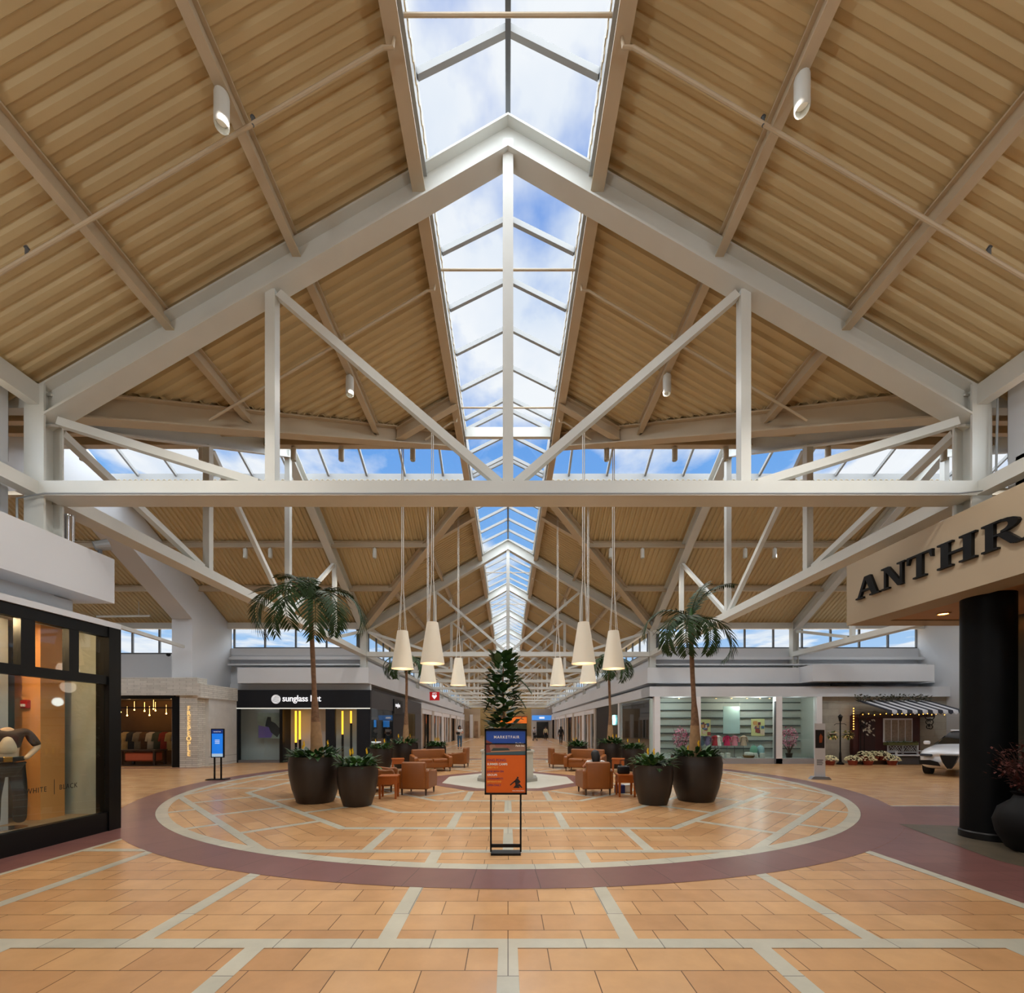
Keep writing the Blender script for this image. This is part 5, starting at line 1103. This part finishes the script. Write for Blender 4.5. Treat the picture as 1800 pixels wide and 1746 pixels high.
for k in range(380):
    z = q.uniform(.15, 3.05); a = q.uniform(0, 2*PI); wd = .30+.20*math.sin(PI*min(1, (z+.3)/3.5)); rr = wd*math.sqrt(q.random())
    lv.leaf((rr*math.cos(a), rr*math.sin(a), z), (math.cos(a), math.sin(a), q.uniform(-.1, 1.1)+(.8 if z > 2.6 else 0)), (0, 0, 1), q.uniform(.30, .42), q.uniform(.22, .30), q.uniform(.0, .5), 4)
tag(lv.build('leaves', LEAF, fg, smooth=True), kind='stuff')
for k, (a, z, Ln) in enumerate(((D(0), 2.1, .85), (D(-20), 1.6, .7), (D(180), 1.5, .55))):
    m_ = MB(); pts = [Vector((0, 0, z))+Vector((math.cos(a)*Ln*t, math.sin(a)*Ln*t, .35*math.sin(PI*t*.8)-.35*t*t)) for t in [i/14 for i in range(15)]]; m_.tube(pts, .008, 5)
    for i in range(3, 15):
        for s in (-1, 1): m_.leaf(pts[i], (math.cos(a)*.5, s*1.0, -.4), (0, 0, 1), .22, .035, .5, 2)
    m_.build('long_frond', PALM, fg)

# ---------------------------------------------------------------- furniture
def armchair(label, loc, rz, W_=.78, name='armchair', cat='armchair', group='tan leather armchairs'):
    """faces -y"""
    t = thing(name, label, cat, (loc[0], loc[1], 0), rz, group); h = W_/2; ins = h-.15
    MB().rbox((0, .02, .28), (W_-.1, .70, .26), .04).build('seat_base', LEATHER, t, smooth=True)
    n = 1 if W_ < 1.1 else 2
    for k in range(n):
        cw = (2*ins)/n; MB().rbox((-ins+cw*(k+.5), -.06, .43), (cw-.015, .60, .13), .05).build('seat_cushion', LEATHER, t, smooth=True)
    bk_ = MB(); bk_.rbox((0, .34, .50), (W_-.16, .16, .68), .05); bk_.build('backrest', LEATHER, t, smooth=True)
    for s in (-1, 1):
        pr = [(-.38, .16), (.38, .16), (.38, .62), (.30, .66), (.1, .62), (-.2, .58), (-.36, .60), (-.42, .54), (-.42, .3)]
        MB().slab([(y, z) for y, z in pr], (s*h-(.15 if s > 0 else 0), 0, 0), (0, 1, 0), (0, 0, 1), .15).build('armrest', LEATHER, t, bevel=.03)
    for sx in (-1, 1):
        for sy in (-.34, .34): MB().cyl((sx*(h-.08), sy, 0), (sx*(h-.08), sy, .17), .018, .03, 8).build('leg', DARKWOOD, t)
    return t
def side_table(label, loc, rz, s=.46, h=.55):
    t = thing('side_table', label, 'table', (loc[0], loc[1], 0), rz, 'orange wood side tables'); MB().rbox((0, 0, h-.02), (s, s, .04), .008).build('table_top', WOODO, t); MB().b(-s/2+.02, s/2-.02, -s/2+.02, s/2-.02, h-.2, h-.04).build('apron', WOODO, t)
    for sx in (-1, 1):
        for sy in (-1, 1): MB().slab([(-.025, .0), (.02, 0), (.03, h-.1), (-.03, h-.1)], (sx*(s/2-.045), sy*(s/2-.04)-.02, 0), (1, 0, 0), (0, 0, 1), -.04).build('leg', WOODO, t)
    return t
A = armchair('tan leather armchair seen from behind, left of the poster stand', (-2.32, 11.25), PI-.12)
a2 = copy_tree(A, 'tan leather armchair with its back to the camera holding the reading person', (2.22, 11.25), PI+.10)
copy_tree(A, 'tan leather armchair half hidden behind the near left planter', (-3.45, 11.75), PI/2+.1)
copy_tree(A, 'tan leather armchair on the far left of the court centre facing the sofa', (-2.12, 18.6), -PI/2-.15); copy_tree(A, 'tan leather armchair on the far right of the court centre facing the sofa', (2.15, 18.3), PI/2+.15)
Sf = armchair('tan leather sofa on the left side of the court', (-3.0, 16.9), .45, 1.5, 'sofa', 'sofa', 'tan leather sofas'); copy_tree(Sf, 'tan leather sofa on the right side behind the reading person', (3.0, 16.9), -.45)
TB = side_table('orange wood side table between the near left planter and armchair', (-2.88, 10.55), .1)
copy_tree(TB, 'orange wood side table holding a black handbag, right side', (2.93, 10.85), -.05); copy_tree(TB, 'orange wood side table left of the left sofa', (-4.1, 16.2), .3); copy_tree(TB, 'orange wood side table between the left sofa and the far armchair', (-2.85, 18.0), .2)
copy_tree(TB, 'orange wood side table right of the right sofa', (4.1, 16.2), -.3)
hbg = thing('handbag', 'black handbag standing on the right side table', 'bag', (2.88, 10.85, .55)); MB().rbox((0, 0, .1), (.3, .14, .2), .04).build('body', mat('black_leather', (18, 16, 18), .4), hbg, smooth=True)
for s in (-1, 1): MB().tube([(-.1, s*.05, .18), (-.07, s*.05, .34), (.05, s*.05, .34), (.1, s*.05, .18)], .008, 6).build('handle', BLACK, hbg)
sc = thing('scarf', 'black and white patterned scarf hanging off the right side table', 'scarf', (3.15, 10.8, .55)); sm_ = MB()
for k in range(12):
    x = -.08+.02*k; sm_.b(x*1.0, x+.018, -.1, -.06+.02*(k % 3), -.22+.02*(k % 4), .12+.03*math.sin(k))
sm_.build('cloth', mat('patterned_cloth', (120, 116, 110), .9, noise=(40, .9)), sc)
for i, (x, y, z, c_) in enumerate(((2.9, 11.3, 0.0, (40, 50, 110)), (3.1, 11.4, 0.0, (220, 220, 215)))):
    o = MB().rbox((0, 0, .11), (.26, .14, .22), .03).build('shopping_bag', mat(f'bag_{i}', c_, .6), loc=(x, y, z), rz=.3*i); tag(o, ['blue', 'white'][i]+' shopping bag on the floor behind the right side table', 'bag')

# ---------------------------------------------------------------- people
SKIN = mat('skin', (196, 140, 112), .6); HAIR = mat('dark_hair', (20, 16, 15), .6)
def skinned(name, joints, edges, m, parent, sub=2):
    """joints: name -> (pos, radius); one continuous limb mesh grown over the skeleton"""
    me = bpy.data.meshes.new(name); keys = list(joints); me.from_pydata([joints[k][0] for k in keys], [(keys.index(a), keys.index(b_)) for a, b_ in edges], [])
    o = bpy.data.objects.new(name, me); link(o, parent); me.materials.append(m)
    md = o.modifiers.new('skin', 'SKIN'); md.use_smooth_shade = True
    for i, k in enumerate(keys):
        r = joints[k][1]; r = (r, r) if not isinstance(r, tuple) else r; me.skin_vertices[0].data[i].radius = r
        me.skin_vertices[0].data[i].use_root = (i == 0)
    sb = o.modifiers.new('sub', 'SUBSURF'); sb.levels = 1; sb.render_levels = sub
    return o
def mixv(a, b_, t): return tuple(a[i]+(b_[i]-a[i])*t for i in range(3))
def person(label, loc, rz, pose, top_m, leg_m, hair_m=HAIR, long_hair=False, skirt=None, H=1.7):
    """pose: dict of joint positions for a figure 1.7 m tall, facing -y"""
    t = thing('person', label, 'person', (loc[0], loc[1], loc[2] if len(loc) > 2 else 0), rz); t.scale = (H/1.7,)*3
    p = pose; J = {'pelvis': (p['pelvis'], (.11, .08)), 'chest': (p['chest'], (.12, .085)), 'neckb': (p['neckb'], .05), 'neck': (p['neck'], .045), 'head': (p['head'], (.085, .095)), 'crown': (p['crown'], (.075, .08))}
    E_ = [('pelvis', 'chest'), ('chest', 'neckb'), ('neckb', 'neck'), ('neck', 'head'), ('head', 'crown')]
    for s in 'lr':
        J['sh'+s] = (p['sh'+s], .05); J['el'+s] = (p['el'+s], .038); J['wr'+s] = (p['wr'+s], .026); hd_ = Vector(p['hd'+s]); wr_ = Vector(p['wr'+s]); J['hd'+s] = (p['hd'+s], (.036, .02))
        J['hp'+s] = (p['hp'+s], .085); J['kn'+s] = (p['kn'+s], .055); J['an'+s] = (p['an'+s], .036); J['to'+s] = (p['to'+s], (.035, .028))
        E_ += [('chest', 'sh'+s), ('sh'+s, 'el'+s), ('el'+s, 'wr'+s), ('wr'+s, 'hd'+s), ('pelvis', 'hp'+s), ('hp'+s, 'kn'+s), ('kn'+s, 'an'+s), ('an'+s, 'to'+s)]
        fd = (hd_-wr_).normalized(); sdv = fd.cross(Vector((0, 0, 1))); sdv = sdv.normalized() if sdv.length > .1 else Vector((0, 1, 0))
        for i, (o_, ln) in enumerate(((-.028, .065), (-.01, .08), (.01, .076), (.027, .06))):
            k = f'f{i}{s}'; J[k+'a'] = (tuple(hd_+sdv*o_+fd*ln*.55), .009); J[k+'b'] = (tuple(hd_+sdv*o_*1.2+fd*ln-Vector((0, 0, .015))), .008); E_ += [('hd'+s, k+'a'), (k+'a', k+'b')]
        J['th'+s] = (tuple(wr_.lerp(hd_, .6)+sdv*(-.045)), .011); J['tt'+s] = (tuple(wr_.lerp(hd_, .6)+sdv*(-.055)+fd*.04), .009); E_ += [('wr'+s, 'th'+s), ('th'+s, 'tt'+s)]
    skinned('body', J, E_, SKIN, t)
    T = {'pelvis': (mixv(p['pelvis'], p['chest'], -.05), (.15, .125)), 'chest': (p['chest'], (.175, .14)), 'neckb': (mixv(p['neckb'], p['chest'], .25), .085)}; TE_ = [('pelvis', 'chest'), ('chest', 'neckb')]
    for s in 'lr':
        T['sh'+s] = (p['sh'+s], .075); T['el'+s] = (mixv(p['sh'+s], p['el'+s], p.get('sleeve', .95)), .056); TE_ += [('chest', 'sh'+s), ('sh'+s, 'el'+s)]
        if p.get('sleeve', .95) > .9: T['wr'+s] = (mixv(p['el'+s], p['wr'+s], .85), .04); TE_.append(('el'+s, 'wr'+s))
    skinned('shirt', T, TE_, top_m, t)
    Lg = {'pelvis': (p['pelvis'], (.15, .12))}; LE = []
    for s in 'lr': Lg['hp'+s] = (p['hp'+s], .10); Lg['kn'+s] = (p['kn'+s], .07); Lg['an'+s] = (mixv(p['an'+s], p['kn'+s], .1), .055); LE += [('pelvis', 'hp'+s), ('hp'+s, 'kn'+s), ('kn'+s, 'an'+s)]
    skinned('trousers', Lg, LE, leg_m, t)
    for s in 'lr':
        a_, b_ = Vector(p['an'+s]), Vector(p['to'+s]); skinned('shoe', {'a': (tuple(a_-Vector((0, 0, .03))), .045), 'b': (tuple(b_), (.045, .032))}, [('a', 'b')], BLACK, t, 1)
    hx = Vector(p['head']); cx2 = Vector(p['crown']); bk2 = Vector((0, .03, 0))
    hm = MB(); hc = hx+Vector((0, .035, .035)); hm.lathe([(.001, -.115)]+[(.112*math.sin(a), -.115*math.cos(a)) for a in [PI*k/10 for k in range(1, 10)]]+[(.001, .118)], tuple(hc), 20)
    if long_hair:
        nk = Vector(p['neck']); nb = Vector(p['neckb']); hm.tube([hc+Vector((0, .02, .02)), (hc+nk)*.5+Vector((0, .05, -.01)), nk+Vector((0, .065, -.01)), nb+Vector((0, .085, -.06)), nb+Vector((0, .08, -.15))], [.10, .115, .11, .09, .04], 14)
    hm.build('hair', hair_m, t, smooth=True)
    f = MB()
    for s in (-1, 1): f.lathe([(.001, -.008), (.011, 0), (.001, .008)], tuple(hx+Vector((s*.03, -.083, .01))), 8)
    f.build('eye', BLACK, t); MB().tube([tuple(hx+Vector((0, -.08, .0))), tuple(hx+Vector((0, -.105, -.025))), tuple(hx+Vector((0, -.085, -.03)))], [.008, .013, .01], 8).build('nose', SKIN, t, smooth=True); MB().rbox(tuple(hx+Vector((0, -.078, -.055))), (.045, .012, .012), .005).build('mouth', mat('lips', (150, 80, 72), .5), t)
    for s in (-1, 1): MB().rbox(tuple(hx+Vector((s*.08, .01, -.01))), (.02, .035, .055), .009).build('ear', SKIN, t)
    return t
def stand_pose(stride=.0, arms='down', sleeve=.95):
    p = dict(pelvis=(0, 0, .93), chest=(0, 0, 1.25), neckb=(0, .01, 1.43), neck=(0, 0, 1.48), head=(0, -.01, 1.57), crown=(0, 0, 1.64), sleeve=sleeve)
    for s, k in ((-1, 'l'), (1, 'r')):
        d = stride*s; p['sh'+k] = (s*.18, 0, 1.38); p['hp'+k] = (s*.09, 0, .88); p['kn'+k] = (s*.10, d*.55-.03*abs(stride > 0), .5); p['an'+k] = (s*.10, d, .08); p['to'+k] = (s*.11, d-.13, .03)
        if arms == 'down': p['el'+k] = (s*.23, -d*.3+.02, 1.12); p['wr'+k] = (s*.24, -d*.6-.05, .88); p['hd'+k] = (s*.24, -d*.65-.06, .81)
        else: p['el'+k] = (s*.25, -.02, 1.13); p['wr'+k] = (s*.08, -.23, 1.18); p['hd'+k] = (s*.0, -.25, 1.2)
    return p
def cloth(n, c): return mat(n, c, .85, noise=(8, .1))
g = G(808, 1316.5)
person('person in white top and blue jeans standing with a dark bag in the far hall', (g[0], g[1]), .2, stand_pose(.08, 'hold', .5), cloth('shirt_white', (226, 224, 220)), cloth('jeans_blue', (70, 104, 134)), long_hair=True, H=1.82)
bg_ = MB().rbox((0, 0, 0), (.28, .1, .2), .04).build('held_bag', mat('black_leather', (18, 16, 18), .4), loc=(g[0]-.08, g[1]-.32, 1.22)); tag(bg_, 'dark bag held by the person in blue jeans', 'bag')
g = G(986, 1309); person('person in long black clothes walking away in the far hall', (g[0], g[1]), PI, stand_pose(.18), cloth('coat_black', (22, 20, 22)), cloth('trousers_black', (20, 20, 24)), long_hair=True, H=1.75)
g = G(959, 1302); person('person in pale top and dark trousers walking deep in the far hall', (g[0], g[1]), 0, stand_pose(.2), cloth('shirt_sand', (196, 184, 150)), cloth('trousers_black', (20, 20, 24)), H=1.72)
g = G(941, 1302.5); person('person in grey clothes pushing a dark stroller deep in the far hall', (g[0]-.1, g[1]+.5), .1, stand_pose(.15, 'hold'), cloth('shirt_grey', (160, 162, 170)), cloth('trousers_black', (20, 20, 24)), H=1.68)
sr = thing('stroller', 'dark stroller pushed by the grey clothed person in the far hall', 'stroller', (g[0]-.05, g[1]-.15, 0), .1); MB().rbox((0, 0, .55), (.42, .6, .35), .1).build('seat', BLACKP, sr); MB().tube([(-.2, .25, .6), (-.2, .5, 1.0), (.2, .5, 1.0), (.2, .25, .6)], .015, 6).build('handle', BLACK, sr)
for sx in (-1, 1):
    for sy in (-.3, .3): wl = MB().cyl((sx*.2, sy, .12), (sx*.24, sy, .12), .12, n=14).build('wheel', TY, sr); MB().cyl((sx*.2, sy, .12), (sx*.1, 0, .45), .012).build('leg', BLACK, sr)
# seated reader, local frame faces -y, chair faces +y in the world so rz = PI
sp_ = dict(pelvis=(0, -.02, .58), chest=(-.01, .08, .76), neckb=(0, .12, .90), neck=(0, .11, .94), head=(.0, .08, 1.01), crown=(0, .09, 1.07), sleeve=.55)
for s, k in ((-1, 'l'), (1, 'r')):
    sp_['sh'+k] = (s*.17, .08, .84); sp_['hp'+k] = (s*.1, -.04, .56); sp_['kn'+k] = (s*.12, -.42, .55); sp_['an'+k] = (s*.12, -.46, .10); sp_['to'+k] = (s*.12, -.6, .04)
sp_['ell'] = (-.40, -.02, .74); sp_['wrl'] = (-.30, -.25, .76); sp_['hdl'] = (-.24, -.30, .78); sp_['elr'] = (.28, -.02, .70); sp_['wrr'] = (.14, -.22, .74); sp_['hdr'] = (.08, -.28, .75)
person('person with long dark hair in a white shirt reading in the right armchair', (2.22, 11.25, 0), PI+.10, sp_, cloth('shirt_white', (226, 224, 220)), cloth('trousers_navy', (40, 44, 60)), long_hair=True, H=1.66)
bkk = thing('book', 'open book on the lap of the reading person', 'book', (2.4, 11.58, .72), .1); MB().box((-.1, 0, 0), (.2, .26, .015), Matrix.Rotation(.15, 3, 'Y')).build('page_block', PWH, bkk); MB().box((.1, 0, 0), (.2, .26, .015), Matrix.Rotation(-.15, 3, 'Y')).build('page_block', PWH, bkk)
# mannequin in the black framed shop
mp_ = stand_pose(.1); mn = thing('mannequin', 'headless dressed mannequin with belt and dark trousers in the black framed shop', 'mannequin', (-7.02, 6.1, .28), .9); mn.scale = (1.0,)*3
MSK = mat('mannequin_skin', (226, 190, 160), .5)
T = {'p': ((0, 0, .92), (.14, .11)), 'w': ((0, 0, 1.05), (.11, .09)), 'c': ((0, 0, 1.26), (.15, .11)), 'n': ((0, 0, 1.44), .05), 'sl': ((-.18, 0, 1.38), .055), 'sr': ((.18, 0, 1.38), .055), 'el': ((-.30, .03, 1.15), .045), 'er': ((.30, .03, 1.15), .045), 'hl': ((-.16, -.08, .98), .03), 'hr': ((.16, -.1, .98), .03)}
skinned('torso', T, [('p', 'w'), ('w', 'c'), ('c', 'n'), ('c', 'sl'), ('c', 'sr'), ('sl', 'el'), ('el', 'hl'), ('sr', 'er'), ('er', 'hr')], MSK, mn)
T2 = {k: (T[k][0], tuple(x*1.12 for x in T[k][1]) if isinstance(T[k][1], tuple) else T[k][1]*1.2) for k in ('w', 'c', 'sl', 'sr', 'el', 'er')}; skinned('jacket', T2, [('w', 'c'), ('c', 'sl'), ('sl', 'el'), ('c', 'sr'), ('sr', 'er')], mat('jacket_brown', (74, 50, 40), .6, noise=(14, .4)), mn)
skinned('camisole', {'w': ((0, -.03, 1.03), (.12, .10)), 'c': ((0, -.035, 1.2), (.10, .125)), 'n': ((0, -.035, 1.33), (.05, .10))}, [('w', 'c'), ('c', 'n')], mat('camisole_cream', (236, 214, 186), .7), mn)
MB().lathe([(.165, 0), (.175, .03), (.17, .06)], (0, 0, .96), 24).build('belt', mat('belt_black', (26, 20, 18), .3), mn, smooth=True); MB().rbox((0, -.18, .99), (.09, .02, .07), .01).build('buckle', mat('gold', (200, 150, 60), .25, metal=1), mn)
skinned('trousers', {'p': ((0, 0, .9), (.15, .12)), 'hl': ((-.09, 0, .85), .1), 'kl': ((-.13, -.1, .48), .08), 'al': ((-.13, .02, .06), .075), 'hr': ((.09, 0, .85), .1), 'kr': ((.12, -.03, .48), .08), 'ar': ((.12, .06, .06), .075)}, [('p', 'hl'), ('hl', 'kl'), ('kl', 'al'), ('p', 'hr'), ('hr', 'kr'), ('kr', 'ar')], mat('mannequin_trousers', (22, 21, 22), .8), mn)
MB().cyl((0, 0, 0), (0, 0, .02), .2, n=24).build('base_plate', CHROME, mn)

# ---------------------------------------------------------------- the long far hall
wt = WFR; rr_ = random.Random(5)
DG = mat('dark_shop_glass', (40, 42, 42), .12, noise=(1.2, .5)); WG = mat('warm_shop_inside', (150, 120, 90), .6, noise=(1.5, .4)); PIL = mat('pilaster_grey', (178, 172, 164), .6)
def bay(sg, y0, y1, kind, label):
    t = thing('shopfront', label, 'shopfront', (sg*6.62, y0, 0), 0, None); L_ = y1-y0; f = lambda a, b_, c, d, e, g_: MB().b(min(sg*a, sg*b_), max(sg*a, sg*b_), c, d, e, g_)
    f(.0, .25, 0, .55, 0, 3.15).build('pilaster', PIL if kind != 2 else wt, t); f(.0, .25, L_-.55, L_, 0, 3.15).build('pilaster', PIL if kind != 1 else wt, t)
    f(.02, .2, .55, L_-.55, 2.75, 3.15).build('header', wt, t)
    n = 3
    for k in range(n):
        a = .55+(L_-1.1)*k/n; b_ = .55+(L_-1.1)*(k+1)/n
        f(.1, .14, a+.08, b_-.08, .12, 2.75).build('window_pane', DG if (k+kind) % 2 else WG, t); f(.02, .16, a-.08, a+.08, 0, 2.75).build('post', wt if kind else BLACK, t)
    if kind == 1: text('shop_lettering', 'J.JILL' if False else 'CLARKS', .35, BLACK, t, (0, L_*.5, 2.82), FACE_NX if sg > 0 else FACE_PX, .02, 'CENTER') if False else None
ordb = 'first second third fourth fifth sixth seventh'.split()
for sg in (-1, 1):
    ys_ = [33.1, 38.5, 44.3, 50.1, 56, 61.5, 66.8]
    for i in range(6): bay(sg, ys_[i], ys_[i+1], (i+(sg > 0)) % 3, f'white framed shopfront along the {sidew[sg]} side of the far hall, {ordb[i]} from the court')
    wallbox(f'wall_{sidew[sg]}', sg*6.9, sg*7.3, 33.1 if sg < 0 else 32.8, 84, 0, 3.3)
wallbox('wall_back_hall', -6.9, -4.3, 67, 67.3, 0, 4.5, mat('beige_wall', (190, 172, 146), .7), 'beige shop wall closing the left of the far hall'); wallbox('wall_back_hall', 3.6, 6.9, 67, 67.3, 0, 4.5, PIL)
bsn = thing('illuminated_sign', 'long blue lit shop sign at the right end of the far hall', 'sign', (5.2, 66.95, 3.1)); MB().b(-1.5, 1.5, -.1, .05, -.35, .38).build('panel', mat('blue_sign_glow', (70, 140, 220), .4, emit=(70, 140, 225), estr=.6), bsn); MB().b(-.4, .4, -.12, -.1, -.12, .15).build('lettering', SGW, bsn)
wallbox('door_1', 4.4, 6.2, 66.9, 67.0, 0, 2.5, DG); 
wd_ = thing('shopfront', 'warm lit wooden shopfront at the left end of the far hall', 'shopfront', (-5.5, 66.95, 0)); MB().b(-1.1, -.5, -.05, 0, .1, 2.6).build('window_pane', WG, wd_); MB().b(.3, .9, -.05, 0, .1, 2.6).build('window_pane', WG, wd_); MB().b(-.35, .1, -.3, .05, 0, 3.6).build('pilaster', wt, wd_)
wallbox('wall_end', -8, 8, 84, 84.3, 0, 10.9, mat('end_wall_tan', (188, 160, 104), .7, noise=(.4, .1)), 'tan wall closing the far end of the long hall')
of_ = thing('shopfront', 'orange lit shopfront at the very end of the long hall', 'shopfront', (2.0, 83.9, 0)); MB().b(-3.4, 1.6, -.2, 0, 2.4, 3.6).build('sign_band', mat('orange_glow', (230, 120, 40), .5, emit=(235, 110, 30), estr=.5), of_); MB().b(-3.4, 1.6, -.1, 0, 0, 2.4).build('window_pane', mat('dim_green', (70, 84, 60), .5, noise=(1, .4)), of_); MB().b(-3.5, 1.7, -.25, 0, 3.6, 3.75).build('cornice', mat('red_trim', (170, 60, 40), .5), of_)
kio = thing('wooden_kiosk', 'small orange wood kiosk in the far hall', 'kiosk', (*G(839, 1296), 0)); MB().b(-.5, .5, -.4, .4, 0, 1.05).build('body', WOODO, kio); MB().b(-.55, .55, -.45, .45, 1.05, 1.12).build('counter_top', WOODO, kio)
# distant building seen through the high windows
bl_ = MB().b(20.5, 40, 46, 60, 0, 9.1).build('distant_building', mat('far_building', (226, 218, 196), .8)); tag(bl_, 'pale flat roofed building seen through the high windows', 'building')
struct(MB().b(-200, 200, -200, 300, -.6, -.25).build('ground_outside', mat('outside_ground', (150, 150, 140), .9)))

# ---------------------------------------------------------------- fixtures on the left bulkhead and portal
fxs = thing('wall_floodlight', 'small metal floodlight standing on top of the left bulkhead', 'floodlight', (-6.75, 7.2, 4.57)); MB().cyl((0, 0, 0), (0, 0, .08), .03).build('bracket', DARKALU, fxs); MB().cyl((-.05, -.05, .12), (.08, .08, .2), .07, .09, 16).build('head', ALU, fxs)
fx2 = thing('insulated_duct', 'short shiny flexible duct by the first truss end on the left bulkhead', 'duct', (-7.0, 6.95, 4.57)); MB().lathe([(.06+.008*(k % 2), .025*k) for k in range(22)], n=16).build('hose', CHROME, fx2, smooth=True)
p0, p1 = at(207, 1101, 14.0), at(322, 1137, 19.0)
lb_ = MB().beam(p0, p1, .12, .12).build('tie_bar', STEEL); tag(lb_, 'long pale bar running down to the white portal jamb in the left cross hall', 'bar')
cmb = thing('security_camera', 'tiny dark dome camera on the white portal wall', 'camera', (*at(296, 1151, 21.5)[:2], at(296, 1151, 21.5)[2])); MB().lathe([(.001, -.1), (.08, -.06), (.1, 0), (.1, .04)], n=14).build('dome', BLACK, cmb, smooth=True); MB().b(-.03, .03, 0, .35, .0, .04).build('arm', STEEL, cmb)
rod = MB().cyl(at(244, 1020, 20.5), at(244, 1083, 20.5), .015).build('hanging_rod', STEEL); tag(rod, 'thin white rod hanging in the left cross hall opening', 'rod')
rod = MB().beam(at(170, 1084, 20.5), at(264, 1083, 20.5), .05, .08).build('light_track', STEEL); tag(rod, 'white light track hung under the thin rod in the left cross hall', 'track')

# ---------------------------------------------------------------- light of the ceiling lamps along the halls, plus added fill spots
for y in (24.7, 31, 37.3, 43.6, 50, 56.3, 62.6, 74): 
    for sg in (-1, 1): lamp('hall_and_fill_spot', 'SPOT', (sg*3.3, y, 8.7), 330, (1, .95, .88), .12, spot=2.3)
for x in (-18, -11, 11, 18): lamp('hall_and_fill_spot', 'SPOT', (x, YC+3.3, 8.7), 330, (1, .95, .9), .12, spot=2.3)
for x, y in ((-3.2, 4.9), (3.2, 4.8), (-4.6, 4.6), (4.6, 4.6), (-3.2, 8.9), (3.2, 8.9), (-4.9, 12.8), (4.9, 12.8), (-2.8, 17.4), (2.8, 17.4), (-6, 17.4), (6, 17.4)): lamp('hall_and_fill_spot', 'SPOT', (x, y, 8.6 if abs(x) != 4.6 else 7.6), (240 if y > 12 else 170) if abs(x) != 4.6 else 340, (1, .94, .86), .12, spot=2.3)  # outer pair nearest the viewer is added to brighten the floor sides, no fixtures
for y in (-6.5, -11.5):
    for sg in (-1, 1): lamp('hall_and_fill_spot', 'SPOT', (sg*3.3, y, 8.4), 420, (1, .95, .88), .2, spot=2.3)  # added spots behind the viewer, unseen, for bounce light off the floor
for sg in (-1, 1): lamp('truss_fill_light', 'SPOT', (sg*5.6, -2.5, 4.9), 400, (.96, 1, 1), .35, rot=((Vector((sg*1.0, 7, 8.2))-Vector((sg*5.6, -2.5, 4.9))).to_track_quat('-Z', 'Y').to_euler()), spot=2.2)  # added fill from behind the viewer for the truss face, no fixture there
# no reason label on tiny bits: every top-level mesh is tagged above
